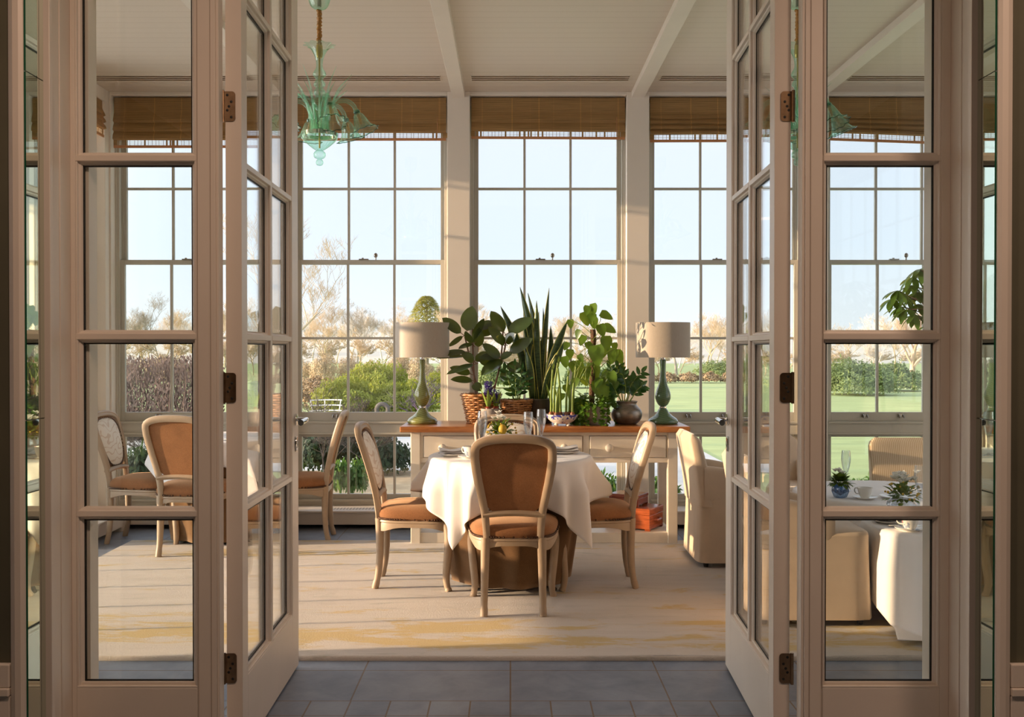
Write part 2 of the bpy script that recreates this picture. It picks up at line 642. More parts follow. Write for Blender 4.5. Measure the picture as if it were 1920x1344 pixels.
def m_rug():
    m, nt, b = nodes('distressed_wool_rug')
    v = coords(nt, (0.55, 1.7, 1))
    f = noise_tex(nt, v, 3.6, 9, 0.72, 0.6)
    v2 = coords(nt, (0.16, 1.9, 1))
    g = noise_tex(nt, v2, 2.2, 3, 0.5, 0.3)
    sep = nt.nodes.new('ShaderNodeSeparateXYZ')
    lnk(nt, coords(nt), sep.inputs[0])
    # ochre patches gather in bands that run along the rug
    band = nt.nodes.new('ShaderNodeMath')
    band.operation = 'MULTIPLY_ADD'
    band.inputs[1].default_value = 0.62
    lnk(nt, g, band.inputs[0])
    lnk(nt, f, band.inputs[2])
    # ochre is woven densest in the borders along the two long edges
    bor = nt.nodes.new('ShaderNodeMapRange')
    bor.inputs['From Min'].default_value, bor.inputs['From Max'].default_value = 4.6, 7.5
    lnk(nt, sep.outputs['Y'], bor.inputs['Value'])
    bm = ramp(nt, bor.outputs[0], [(0.0, (.02,) * 3), (0.05, (.105,) * 3), (0.17, (.115,) * 3), (0.26, (-.0,) * 3), (0.78, (0.0,) * 3), (0.84, (.075,) * 3), (1.0, (.05,) * 3)])
    bs = nt.nodes.new('ShaderNodeMath')
    bs.operation = 'ADD'
    lnk(nt, band.outputs[0], bs.inputs[0])
    lnk(nt, bm, bs.inputs[1])
    gold = ramp(nt, bs.outputs[0], [(0.90, (0, 0, 0)), (0.985, (1, 1, 1))])
    grey = ramp(nt, noise_tex(nt, coords(nt, (0.5, 2.2, 1)), 5.0, 8, 0.75, 0.5), [(0.55, (0, 0, 0)), (0.68, (1, 1, 1))])
    base = ramp(nt, noise_tex(nt, coords(nt, (0.4, 2.5, 1)), 3, 8, 0.7), [(0.3, (0.57, 0.505, 0.44)), (0.7, (0.65, 0.59, 0.52))])
    c = mixc(nt, grey, base, (0.46, 0.43, 0.36))
    c = mixc(nt, gold, c, (0.58, 0.42, 0.16))
    lnk(nt, c, b.inputs['Base Color'])
    b.inputs['Roughness'].default_value = 1.0
    b.inputs['Sheen Weight'].default_value = 0.3
    b.inputs['Specular IOR Level'].default_value = 0.1
    bump(nt, b, noise_tex(nt, coords(nt, (1, 1.6, 1)), 120, 4, 0.7), 0.9, 0.006)
    return m


M['rug'] = m_rug()


def m_blind(name, c, dens=70):
    m, nt, b = nodes(name)
    w = nt.nodes.new('ShaderNodeTexWave')
    w.bands_direction = 'Z'
    w.inputs['Scale'].default_value = dens
    w.inputs['Distortion'].default_value = 0.4
    lnk(nt, coords(nt), w.inputs['Vector'])
    f = noise_tex(nt, coords(nt, (1, 1, 60)), 3.5, 3)
    f2 = noise_tex(nt, coords(nt, (16, 0.01, 0.01)), 2.0, 2)
    col = ramp(nt, f, [(0.3, tuple(x * 0.62 for x in c)), (0.7, tuple(x * 1.25 for x in c))])
    col = mixc(nt, 1.0, col, ramp(nt, w.outputs['Fac'], [(0.0, (0.55, 0.5, 0.45)), (0.6, (1, 1, 1))]), 'MULTIPLY')
    col = mixc(nt, 1.0, col, ramp(nt, f2, [(0.62, (1, 1, 1)), (0.72, (1.7, 1.6, 1.35))]), 'MULTIPLY')
    lnk(nt, col, b.inputs['Base Color'])
    b.inputs['Roughness'].default_value = 0.75
    bump(nt, b, w.outputs['Fac'], 0.4, 0.004)
    out = nt.nodes['Material Output']
    tl = nt.nodes.new('ShaderNodeBsdfTranslucent')
    lnk(nt, col, tl.inputs[0])
    mx = nt.nodes.new('ShaderNodeMixShader')
    mx.inputs[0].default_value = 0.22
    lnk(nt, b.outputs[0], mx.inputs[1])
    lnk(nt, tl.outputs[0], mx.inputs[2])
    lnk(nt, mx.outputs[0], out.inputs[0])
    return m


M['blind'] = m_blind('woven_bamboo', (0.52, 0.315, 0.125))
M['blind_rail'] = plain('orange_bamboo_rail', (0.50, 0.22, 0.09), 0.5)


def m_wicker():
    m, nt, b = nodes('wicker')
    f = noise_tex(nt, coords(nt), 40, 3)
    lnk(nt, ramp(nt, f, [(0.3, (0.24, 0.095, 0.028)), (0.7, (0.50, 0.24, 0.085))]), b.inputs['Base Color'])
    b.inputs['Roughness'].default_value = 0.5
    return m


M['wicker'] = m_wicker()
M['wicker_dark'] = plain('wicker_inside', (0.05, 0.022, 0.01), 0.8)


def m_lamp_green(name, c1, c2):
    m, nt, b = nodes(name)
    w = nt.nodes.new('ShaderNodeTexWave')
    w.wave_type = 'BANDS'
    w.bands_direction = 'DIAGONAL'
    tc = nt.nodes.new('ShaderNodeTexCoord')
    # spiral: angle around the axis plus height
    sep = nt.nodes.new('ShaderNodeSeparateXYZ')
    lnk(nt, tc.outputs['Object'], sep.inputs[0])
    an = nt.nodes.new('ShaderNodeMath')
    an.operation = 'ARCTAN2'
    lnk(nt, sep.outputs['Y'], an.inputs[0])
    lnk(nt, sep.outputs['X'], an.inputs[1])
    ma = nt.nodes.new('ShaderNodeMath')
    ma.operation = 'MULTIPLY_ADD'
    ma.inputs[1].default_value = 60.0
    lnk(nt, sep.outputs['Z'], ma.inputs[0])
    lnk(nt, an.outputs[0], ma.inputs[2])
    sc = nt.nodes.new('ShaderNodeMath')
    sc.operation = 'MULTIPLY'
    sc.inputs[1].default_value = 7.0
    lnk(nt, ma.outputs[0], sc.inputs[0])
    sn = nt.nodes.new('ShaderNodeMath')
    sn.operation = 'SINE'
    lnk(nt, sc.outputs[0], sn.inputs[0])
    lnk(nt, ramp(nt, sn.outputs[0], [(0.0, c1), (0.8, c1), (0.95, c2)]), b.inputs['Base Color'])
    b.inputs['Roughness'].default_value = 0.08
    b.inputs['Coat Weight'].default_value = 0.5
    nt.nodes.remove(w)
    return m


M['lamp_green'] = m_lamp_green('olive_swirl_glass', (0.20, 0.215, 0.06), (0.34, 0.35, 0.16))
M['lamp_green2'] = m_lamp_green('deep_green_swirl_glass', (0.09, 0.165, 0.075), (0.15, 0.22, 0.11))


def m_shade():
    m, nt, b = nodes('taupe_silk_shade')
    f = noise_tex(nt, coords(nt, (60, 60, 8)), 6, 3)
    lnk(nt, ramp(nt, f, [(0.3, (0.37, 0.315, 0.25)), (0.7, (0.42, 0.36, 0.29))]), b.inputs['Base Color'])
    b.inputs['Roughness'].default_value = 0.55
    b.inputs['Sheen Weight'].default_value = 0.3
    return m


M['shade'] = m_shade()


def m_metal_urn():
    m, nt, b = nodes('hammered_pewter')
    f = noise_tex(nt, coords(nt, (1, 1, 3)), 7, 5, 0.65)
    lnk(nt, ramp(nt, f, [(0.3, (0.16, 0.13, 0.10)), (0.7, (0.42, 0.37, 0.32))]), b.inputs['Base Color'])
    b.inputs['Metallic'].default_value = 0.8
    b.inputs['Roughness'].default_value = 0.38
    bump(nt, b, noise_tex(nt, coords(nt), 55, 3), 0.2, 0.003)
    return m


M['urn'] = m_metal_urn()


def m_blue_china():
    m, nt, b = nodes('blue_and_white_china')
    f = noise_tex(nt, coords(nt), 38, 3, 0.6, 0.8)
    sep = nt.nodes.new('ShaderNodeSeparateXYZ')
    lnk(nt, coords(nt), sep.inputs[0])
    # the blue sprays sit in a border below the rim
    add = nt.nodes.new('ShaderNodeMath')
    add.operation = 'MULTIPLY_ADD'
    add.inputs[1].default_value = 2.4
    lnk(nt, sep.outputs['Z'], add.inputs[0])
    lnk(nt, f, add.inputs[2])
    lnk(nt, ramp(nt, add.outputs[0], [(0.66, (0.74, 0.69, 0.62)), (0.71, (0.06, 0.07, 0.34))]), b.inputs['Base Color'])
    b.inputs['Roughness'].default_value = 0.12
    return m


M['blue_china'] = m_blue_china()


def m_floral_china():
    m, nt, b = nodes('floral_china')
    f = noise_tex(nt, coords(nt), 42, 2, 0.5)
    g = noise_tex(nt, coords(nt, (1, 1, 1), (1, 0.5, 2)), 30, 2, 0.5)
    c = ramp(nt, f, [(0.60, (0.82, 0.79, 0.72)), (0.63, (0.35, 0.40, 0.50))])
    c = mixc(nt, ramp(nt, g, [(0.66, (0, 0, 0)), (0.68, (1, 1, 1))]), c, (0.5, 0.12, 0.16))
    lnk(nt, c, b.inputs['Base Color'])
    b.inputs['Roughness'].default_value = 0.12
    return m


M['floral_china'] = m_floral_china()

# outdoors
M['grass'] = plain('lawn_grass', (0.37, 0.43, 0.20), 0.95, var=0.13, vs=1.2, vscale=(0.6, 1.8, 1), bmp=0.5, bs=12, spec=0.1)
M['gravel'] = plain('tan_gravel', (0.42, 0.32, 0.20), 0.95, var=0.2, vs=6, spec=0.1)
M['paving'] = plain('pale_paving', (0.50, 0.50, 0.48), 0.9, var=0.08, vs=3, spec=0.1)
M['hill_haze'] = plain('hazed_far_hill', (0.56, 0.52, 0.44), 1.0, var=0.12, vs=0.06, spec=0.0)  # distance haze put into the tan colour
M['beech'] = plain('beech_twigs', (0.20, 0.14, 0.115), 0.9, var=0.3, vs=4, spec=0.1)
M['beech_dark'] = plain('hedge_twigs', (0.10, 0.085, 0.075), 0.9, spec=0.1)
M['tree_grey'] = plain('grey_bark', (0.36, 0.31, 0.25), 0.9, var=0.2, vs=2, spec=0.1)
M['tree_tan'] = plain('tan_twigs', (0.56, 0.44, 0.30), 0.95, var=0.25, vs=0.8, spec=0.0)  # light tan, also stands in for haze on the far trees
M['tree_haze'] = plain('hazed_distant_twigs', (0.68, 0.60, 0.53), 0.95, var=0.2, vs=0.5, spec=0.0)  # twig colour paled to paint in the haze of distance
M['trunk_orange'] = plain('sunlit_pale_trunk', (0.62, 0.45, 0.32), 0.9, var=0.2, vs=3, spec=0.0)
M['bush_lime'] = leafy('lime_shrub_leaf', (0.25, 0.275, 0.055), 0.6, 0.35, (0.42, 0.46, 0.05), 0.5, 0.9, 0.2)
M['bush_green'] = leafy('laurel_leaf', (0.20, 0.26, 0.10), 0.55, 0.3, (0.3, 0.36, 0.1), 0.4, 0.8, 0.2)
M['bush_dark'] = leafy('dark_shrub_leaf', (0.035, 0.065, 0.03), 0.5, 0.2, (0.08, 0.14, 0.03), 0.5, 4, 0.2)
M['bush_near'] = leafy('border_leaf', (0.07, 0.17, 0.05), 0.45, 0.35, (0.22, 0.38, 0.05), 0.45, 8, 0.3)
M['conifer'] = leafy('conifer_needles', (0.50, 0.47, 0.13), 0.7, 0.35, (0.5, 0.48, 0.10), 0.4, 0.5, 0.1)
M['purple_twig'] = plain('purple_twigs', (0.12, 0.085, 0.13), 0.8, var=0.3, vs=6, spec=0.1)
M['scrub'] = plain('tan_scrub_leaf', (0.50, 0.39, 0.25), 0.95, var=0.3, vs=2.0, spec=0.0)
M['far_brown'] = plain('brown_field_hedge', (0.40, 0.28, 0.16), 0.95, var=0.25, vs=1.5, spec=0.0)
M['ring_stone'] = plain('grey_stone_ring', (0.10, 0.088, 0.075), 0.8, var=0.2, vs=12)
M['white_metal'] = plain('white_garden_metal', (0.82, 0.80, 0.74), 0.4)

# ================================================================== the setting
def struct(o, label=None):
    o['kind'] = 'structure'
    if label:
        o['label'] = label
    return o


XL, XR, YB, YF, ZC = -3.30, 3.93, 8.20, 3.55, 3.57
XBAY_ADDED = -4.70                                  # unseen bay added to the left wall so low sun reaches the rug
OPW, PITCHW, W2C = 1.291, 1.476, 0.3115
wc = [W2C + PITCHW * (k - 2) for k in range(5)]

# floors
b = MB().box((XL - .3, 4.095, -.1), (XR + .3, YB + .3, 0)).box((XBAY_ADDED - .3, 3.5, -.1), (XL - .3, 7.41, 0))
struct(b.build('floor', M['tile_big'], smooth=0))
b = MB().box((-3.3, -3, -.1), (3.3, 4.095, 0))
struct(b.build('floor_hall', M['tile_small'], smooth=0))
# ceilings
struct(MB().box((XL - .3, 3.42, ZC), (XR + .3, YB + .35, ZC + .12)).box((XBAY_ADDED - .35, 3.42, ZC), (XL - .3, 7.41, ZC + .12)).build('ceiling', M['boards'], smooth=0))
struct(MB().box((-3.3, -3, ZC), (3.3, 3.42, ZC + .12)).build('ceiling_hall', M['plaster'], smooth=0))
for k in range(4):
    x = wc[0] + PITCHW * (k + .5)
    struct(MB().box((x - .053, YF, ZC - .05), (x + .053, YB + .02, ZC + .01)).build('trim_%d' % (k + 1), M['paint'], smooth=0, bevel=.003),
           'cream ceiling beam')

# back wall: pillars, head and plinth in one shell
b = MB()
xs = [XL - .3] + [c + s * OPW / 2 for c in wc for s in (-1, 1)] + [XR + .3]
for i in range(0, len(xs), 2):
    b.box((xs[i], YB, 0), (xs[i + 1], YB + .27, ZC))
for c in wc:
    b.box((c - OPW / 2, YB + .10, 3.47), (c + OPW / 2, YB + .27, ZC)).box((c - OPW / 2, YB + .004, 3.54), (c + OPW / 2, YB + .101, ZC))
    b.box((c - OPW / 2, YB + .12, 0), (c + OPW / 2, YB + .27, .138))
struct(b.build('wall_back', M['plaster'], smooth=0, bevel=.004))
# side walls with window openings
LA, LB = (4.20, 7.18), (7.44, 8.12)
for nm, x0, x1 in (('wall_left', XL - .25, XL), ('wall_right', XR, XR + .25)):
    b = MB()
    bay = XBAY_ADDED - XL if x0 < 0 else 0.0
    b.box((x0 + bay, YF - .05, 0), (x1 + bay, LA[0], ZC)).box((x0, LA[1] + .02, 0), (x1, LB[0], ZC)).box((x0, LB[1], 0), (x1, YB, ZC))
    b.box((x0, LB[0], 3.47), (x1, LB[1], ZC)).box((x0, LB[0], 0), (x1, LB[1], .138))
    b.box((x0 + bay, LA[0], 3.47), (x1 + bay, LA[1] + .02, ZC)).box((x0 + bay, LA[0], 0), (x1 + bay, LA[1] + .02, .138))
    if bay:
        b.box((x0 + bay, LA[1] + .02, 0), (x0, LA[1] + .22, ZC))
    struct(b.build(nm, M['plaster'], smooth=0, bevel=.004))


def window(name, Mx, width, ncol, label):
    """tall sash window; local u = width, d = outward, z up"""
    W = width / 2
    Z = dict(bot=.138, lb=.241, lt=.72, tr=.747, sill=.868, s0=.926, s1=1.544, meet=2.18, u1=2.798, top=3.41, head=3.47)
    bar = .020
    fr = MB()
    for s in (-1, 1):                                  # jamb boxes with a parting bead
        fr.box((s * W, .10, Z['bot']), (s * (W - .030), .24, Z['head']))
        fr.box((s * (W - .030), .155, Z['sill']), (s * (W - .042), .165, Z['head']))
        fr.box((s * (W + .0), .085, Z['bot']), (s * (W - .014), .10, Z['head']))
    V = W - .030
    fr.box((-V, .10, Z['top'] + .03), (V, .24, Z['head']))
    fr.box((-V, .10, Z['tr']), (V, .24, Z['sill'] - .03))
    fr.box((-V, .085, Z['sill'] - .035), (V, .1, Z['sill'] - .018))
    fr.box((-V, .085, Z['tr'] - .006), (V, .1, Z['tr'] + .010))
    fr.box((-V, .10, Z['bot']), (V, .24, Z['bot'] + .055))
    fr.box((-V, .085, Z['bot'] + .045), (V, .1, Z['bot'] + .062))
    root = fr.build(name, M['wpaint_backlit'], smooth=0, bevel=.002)
    root.matrix_world = Mx
    struct(root, label)

    def sash(nm, d0, d1, z0, z1, rails, stile, rb, rt, zin):
        m = MB()
        m.box((-W + .030, d0, z0), (-W + .030 + stile, d1, z1)).box((W - .030 - stile, d0, z0), (W - .030, d1, z1))
        g0, g1 = -W + .030 + stile, W - .030 - stile
        m.box((g0, d0, z0), (g1, d1, z0 + rb)).box((g0, d0, z1 - rt), (g1, d1, z1))
        for k in range(1, ncol):
            u = g0 + (g1 - g0) * k / ncol
            m.box((u - bar / 2, d0 + .004, z0 + rb), (u + bar / 2, d1 - .004, z1 - rt))
        for z in rails:
            m.box((g0, d0 + .0035, z - bar / 2), (g1, d1 - .0035, z + bar / 2))
        o = m.build(nm, M['wpaint_backlit'], root, smooth=0, bevel=.002)
        g = MB().box((g0 - .004, (d0 + d1) / 2 - .002, z0 + rb - .004), (g1 + .004, (d0 + d1) / 2 + .002, z1 - rt + .004))
        g.build('pane', M['glass'], o, smooth=0)
        return o
    sash('lower_sash', .12, .155, Z['sill'] - .03, Z['meet'] + .018, [Z['s1']], .034, .088, .036, None)
    sash('upper_sash', .166, .20, Z['meet'] - .018, Z['top'] + .03, [Z['u1']], .036, .036, .036, None)
    sash('lower_light', .125, .16, Z['bot'] + .055, Z['tr'] + .002, [], .036, .048, .030, None)
    return root, Z, W


def sash_fast(root, u, z):
    m = MB()
    m.box((u - .10, .11, z + .018), (u - .02, .13, z + .026)).box((u - .075, .11, z + .026), (u - .06, .125, z + .034))
    m.build('sash_catch', M['steel'], root)
    m = MB().tube([(u + .04, .12, z + .018), (u + .04, .118, z + .045)], .006).sphere((u + .04, .117, z + .055), .017, 10, 8, (1, .8, 1.2))
    m.build('sash_knob', M['steel'], root)


def sash_lift(root, u, z):
    m = MB().box((u - .024, .108, z - .016), (u + .024, .122, z + .012)).tube([(u - .016, .112, z + .006), (u - .016, .095, z - .004), (u - .016, .09, z - .02)], .006)
    m.tube([(u + .016, .112, z + .006), (u + .016, .095, z - .004), (u + .016, .09, z - .02)], .006)
    m.build('sash_lift', M['steel'], root)


for k, c in enumerate(wc):
    w, Z, W = window('window_%d' % (k + 1), T(c, YB, 0), OPW, 3, 'cream sash window, number %d in the long row' % (k + 1))
    sash_fast(w, 0.0, Z['meet'])
    sash_lift(w, -.30, .90)
    if k >= 3:
        sash_lift(w, .0, .90)
RL = Matrix(((0, -1, 0, 0), (1, 0, 0, 0), (0, 0, 1, 0), (0, 0, 0, 1)))       # u -> +Y, d -> -X
RR = Matrix(((0, 1, 0, 0), (1, 0, 0, 0), (0, 0, 1, 0), (0, 0, 0, 1)))        # u -> +Y, d -> +X
n = 6
for sx, R_ in ((XL, RL), (XR, RR)):
    for a_, b_ in (LA, LB):
        w, Z, W = window('window_%d' % n, T(XBAY_ADDED if sx < 0 and a_ < 5 else sx, (a_ + b_) / 2, 0) @ R_, b_ - a_, 6 if b_ - a_ > 1.5 else 2, 'cream side window')
        n += 1

# low heater casings under the windows
b = MB()
for i in range(-1, 4):
    x0, x1 = wc[0] + PITCHW * (i + .5) + (.0 if i >= 0 else .08), wc[0] + PITCHW * (i + 1.5)
    if i == 3:
        x1 = XR
    if i == -1:
        x0 = XL
    b.box((x0, 8.02, .035), (x1 - .012, 8.04, .13))
    b.box((x0, 8.02, 0), (x0 + .07, 8.04, .036)).box((x1 - .082, 8.02, 0), (x1 - .012, 8.04, .036))
b.box((XL, 8.005, .13), (XR, YB + .10, .148))
o = struct(b.build('trim_5', M['paint'], smooth=0, bevel=.004), 'cream low heater casing along the window wall')
g = MB()
for c in wc:
    for r in range(2):
        for q in range(26):
            g.box((c - .33 + q * .026, 8.09 + r * .05, .1475), (c - .33 + q * .026 + .013, 8.125 + r * .05, .1488))
g.build('grille_slots', M['steel'], o, smooth=0)
b = MB().box((XL, 7.2, .035), (XL + .21, 8.0, .13)).box((XL, 7.2, .13), (XL + .225, 8.005, .148))
for y in (7.2, 7.9):
    b.box((XL, y, 0), (XL + .21, y + .08, .04))
struct(b.build('trim_6', M['paint'], smooth=0, bevel=.004), 'cream low heater casing under the left windows')

# ------------------------------------------------------------------ wall between hall and garden room
SLI = 1.025
MXX, YW, YS = 1.500, 3.085, 3.205            # mirror plane, hall face of the wall, end of the mirror
b = MB()
for s in (-1, 1):
    b.box((s * 1.548, YW + .02, 0), (s * 3.3, 3.40, ZC))
struct(b.build('wall_hall_front', M['green_wall'], smooth=0))
b = MB()
b.box((XBAY_ADDED - .3, 3.40, 0), (-1.60, YF, ZC)).box((1.60, 3.40, 0), (XR + .3, YF, ZC)).box((-1.548, YW + .02, 3.36), (1.548, YF, ZC))
struct(b.build('wall_front', M['plaster'], smooth=0))
b = MB().box((-3.3, -3, 0), (-3.2, YW, ZC)).box((3.2, -3, 0), (3.3, YW, ZC)).box((-3.3, -3.1, 0), (3.3, -3, ZC))
struct(b.build('wall_hall_back', M['green_wall'], smooth=0))
for s, nm in ((-1, 'baseboard_left'), (1, 'baseboard_right')):
    b = MB()
    y = YW + .02
    b.box((s * 1.556, y - .025, 0), (s * 3.2, y, .27)).box((s * 1.556, y - .020, .27), (s * 3.2, y, .372))
    b.box((s * 1.556, y - .029, .372), (s * 3.2, y, .398)).box((s * 1.556, y - .023, .398), (s * 3.2, y, .472))
    struct(b.build(nm, M['paint'], smooth=0, bevel=.004))
    # architrave, jamb behind the mirror and stepped reveal up to the side light
    b = MB()
    b.prism([(0, 0), (-.048, 0), (-.048, .020), (-.030, .030), (-.012, .030), (0, .024)] if s < 0 else
            [(0, 0), (.048, 0), (.048, .020), (.030, .030), (.012, .030), (0, .024)],
            (s * 1.506, YW + .022, 0), (s * 1.506, YW + .022, 3.36), (0, -1, 0))
    b.box((s * 1.508, YW + .004, 0), (s * 1.545, YS, 3.36)).box((s * 1.480, YS, 0), (s * 1.57, YS + .022, 3.36))
    b.box((s * 1.526, YS + .022, 0), (s * 1.61, 3.372, 3.36)).box((s * 1.532, 3.371, 0), (s * 1.61, 3.376, 3.36))
    b.box((s * 1.524, 3.375, 0), (s * 1.61, 3.400, 3.36)).box((s * 1.530, 3.399, 0), (s * 1.61, 3.470, 3.36))
    struct(b.build('trim_%d' % (7 if s < 0 else 8), M['paint'], smooth=25, bevel=.002))
    mroot = empty('mirror', (s * (MXX + .004), (YW + YS) / 2 + .002, 0))
    tag(mroot, 'tall mirror strip with polished edge on the %s jamb of the doorway' % ('left' if s < 0 else 'right'), 'mirror')
    hw = (YS - YW) / 2 - .002
    for z0, z1 in ((0.02, 1.228), (1.231, 2.31), (2.313, 3.35)):
        m = MB().box((-.004, -hw, z0), (.004, hw, z1))
        m.build('mirror_pane', None, mroot, smooth=0, mats=[M['mirror'], M['mirror_edge']], fmat=lambda p: 0 if abs(p.normal.x) > .5 else 1)
        m = MB()
        x = s * -.0045
        m.add([(x, hw - .030, z0), (x, hw, z0), (x, hw, z1), (x, hw - .030, z1), (x - s * -.003, hw, z0), (x - s * -.003, hw, z1)], [(0, 4, 5, 3), (3, 5, 4, 0)][:1])
        m.build('bevel_strip', M['mirror'], mroot, smooth=0)

BARZ = [.268, .877, 1.495, 2.115, 2.733, 3.22]
NOSE = [(-.023, 0), (-.023, .004), (-.017, .014), (-.012, .016), (-.010, .027), (.010, .027), (.012, .016), (.017, .014), (.023, .004), (.023, 0)]
HALF = [(0, 0), (0, .0255), (.006, .0255), (.008, .016), (.014, .013), (.020, .004), (.020, 0)]
HALFM = [(-a, c) for a, c in HALF]


def glazed(m, cols, u0, u1, yg, yn, zs):
    """bars and beads of one glazed field: cols = list of (ua, ub); yn = +-1 faces"""
    for yd in (-1, 1):
        nrm = (0, yd, 0)
        for ua, ub in cols:
            for z in zs[1:-1]:
                m.prism(NOSE, (ua, yg, z), (ub, yg, z), nrm)
            for u, sg in ((ua, 1), (ub, -1)):
                pr = HALF if sg * yd > 0 else HALFM       # beads run upward; side axis = up x nrm
                pr = [(-a, c) for a, c in pr]
                m.prism(pr, (u, yg, zs[0]), (u, yg, zs[-1]), nrm)
            m.box((ua, yg, zs[0]), (ub, yg + yd * .027, zs[0] + .008)).box((ua, yg, zs[0] + .008), (ub, yg + yd * .014, zs[0] + .018))
            m.box((ua, yg, zs[-1]), (ub, yg + yd * .02, zs[-1] - .014))


def seals(cols, yg, zs):
    m = MB()
    for ua, ub in cols:
        for yd in (-1, 1):
            for u, s in ((ua, 1), (ub, -1)):
                m.box((u + s * .019, yg + yd * .0024, zs[0] + .018), (u + s * .0222, yg + yd * .006, zs[-1] - .02))
            for z in zs[1:-1]:
                m.box((ua + .02, yg + yd * .0024, z - .0265), (ub - .02, yg + yd * .006, z - .0228))
            m.box((ua + .02, yg + yd * .0024, zs[0] + .018), (ub - .02, yg + yd * .006, zs[0] + .0215))
    return m


# fixed side lights
for s, nm, side in ((-1, 'window_10', 'left'), (1, 'window_11', 'right')):
    m = MB()
    yg = 3.492
    ua, ub = (-1.513, -1.093) if s < 0 else (1.085, 1.498)
    lo, hi = min(s * 1.53, s * SLI), max(s * 1.53, s * SLI)
    m.box((lo, 3.465, 0), (ua, 3.510, 3.36)) if s < 0 else m.box((ub, 3.465, 0), (hi, 3.510, 3.36))
    m.box((s * 1.482, 3.505, 0), (s * 1.60, 3.575, 3.36))
    m.box((ub, 3.465, 0), (hi, 3.530, 3.36)) if s < 0 else m.box((lo, 3.465, 0), (ua, 3.530, 3.36))
    m.box((ua, 3.465, 0), (ub, 3.530, BARZ[0])).box((ua, 3.465, BARZ[-1]), (ub, 3.530, 3.36))
    m.box((s * SLI, 3.470, 0), (s * 1.015, 3.520, 3.36))
    glazed(m, [(ua, ub)], ua, ub, yg, 1, BARZ)
    o = struct(m.build(nm, M['paint'], smooth=20, bevel=.0015), '%s glazed side light beside the open doors' % side)
    g = MB()
    for x in (s * 1.043, s * 1.088):                        # thin proud strips, their dark colour painted as shade of post grooves
        g.box((x - .0012, 3.4632, 0), (x + .0012, 3.4655, 3.36))
    g.build('groove_shade', M['groove_shade'], o, smooth=0)
    MB().box((ua + .012, yg - .003, BARZ[0]), (ub - .012, yg + .003, BARZ[-1])).build('pane', M['doorglass'], o, smooth=0)
    seals([(ua, ub)], yg, BARZ).build('glazing_seal', M['seal'], o, smooth=0)


def door_leaf(name, hx, hy, ang, sg, label):
    """leaf: local x from hinge to free edge, y = 0 visible face, thickness towards sg"""
    W_, TH = 1.0, .057
    cols = [(.078, .466), (.490, .868)]
    y0, y1 = (0, TH) if sg > 0 else (-TH, 0)
    m = MB()
    m.box((0, y0, .012), (cols[0][0], y1, 3.33)).box((cols[1][1], y0, .012), (W_, y1, 3.33))
    m.box((cols[0][0], y0, .012), (cols[1][1], y1, BARZ[0])).box((cols[0][0], y0, BARZ[-1]), (cols[1][1], y1, 3.33))
    yg = (y0 + y1) / 2
    m.box((cols[0][1] + .001, yg - .020, BARZ[0]), (cols[1][0] - .001, yg + .020, BARZ[-1]))
    for yd in (-1, 1):
        m.prism([(a, c * .97) for a, c in NOSE], (.478, yg, BARZ[0]), (.478, yg, BARZ[-1]), (0, yd, 0))
    glazed(m, cols, 0, W_, yg, 1, BARZ)
    root = struct(m.build(name, M['paint'], smooth=20, bevel=.0015), label)
    root.location, root.rotation_euler = (hx, hy, 0), (0, 0, ang)
    for ua, ub in cols:
        MB().box((ua + .012, yg - .003, BARZ[0]), (ub - .012, yg + .003, BARZ[-1])).build('pane', M['doorglass'], root, smooth=0)
    seals(cols, yg, BARZ).build('glazing_seal', M['seal'], root, smooth=0)
    # furniture
    for yd, yf in ((1, y1), (-1, y0)):
        h = MB()
        Mr = T(.935, yf, 1.135) @ Matrix.Rotation(-pi / 2 * yd, 4, 'X')
        h.lathe([(0, 0), (.026, 0), (.027, .004), (.026, .009), (.012, .011), (.010, .014), (.010, .052), (0, .052)], 20, Mr)
        h.tube([(.940, yf + yd * .050, 1.135), (.915, yf + yd * .052, 1.134), (.86, yf + yd * .050, 1.131), (.825, yf + yd * .046, 1.129)], [.010, .012, .0125, .0135], 14)
        h.build('door_handle', M['chrome'], root)
        h = MB()
        Mr = T(.935, yf, 1.025) @ Matrix.Rotation(-pi / 2 * yd, 4, 'X')
        h.lathe([(0, 0), (.022, 0), (.024, .004), (.022, .008), (.013, .009), (.012, .004), (0, .004)], 20, Mr @ Matrix.Diagonal((.8, 1.45, 1, 1)))
        h.build('keyhole_plate', M['chrome'], root)
    for z in (.316, 1.314, 2.31):
        h = MB()
        n_ = 8
        # plate let into the hinge edge, its far corners rounded
        yA, yB = (y1 + .004, y1 - .036) if sg > 0 else (y0 - .004, y0 + .036)
        dy = 1 if yB > yA else -1
        pr = [(yA, z - .053)]
        for cz, a0 in ((z - .041, -90), (z + .041, 0)):
            for i in range(n_ + 1):
                a = radians(a0 + 90 * i / n_)
                pr.append((yB - dy * .012 + dy * .012 * cos(a), cz + .012 * sin(a)))
        pr.append((yA, z + .053))
        vs = [(-.0005, p[0], p[1]) for p in pr] + [(-.0035, p[0], p[1]) for p in pr]
        k = len(pr)
        h.add(vs, [tuple(range(k))[::-1], tuple(range(k, 2 * k))] + [(i, (i + 1) % k, k + (i + 1) % k, k + i) for i in range(k)])
        h.tube([(-.004, yA - dy * .004, z - .056), (-.004, yA - dy * .004, z + .056)], .006, 10)
        hg = h.build('hinge', M['bronze'], root, smooth=30)
        h = MB()
        for q, zz in ((.012, .040), (.026, .016), (.012, -.014), (.026, -.038), (.018, 0)):
            Ms = T(-.0036, yA + dy * q, z + zz) @ Matrix.Rotation(-pi / 2, 4, 'Y')
            h.lathe([(0, .0006), (.0022, .0006), (.0045, .0002), (.005, 0)], 10, Ms)
        h.build('screw', M['seal'], hg)
    return root


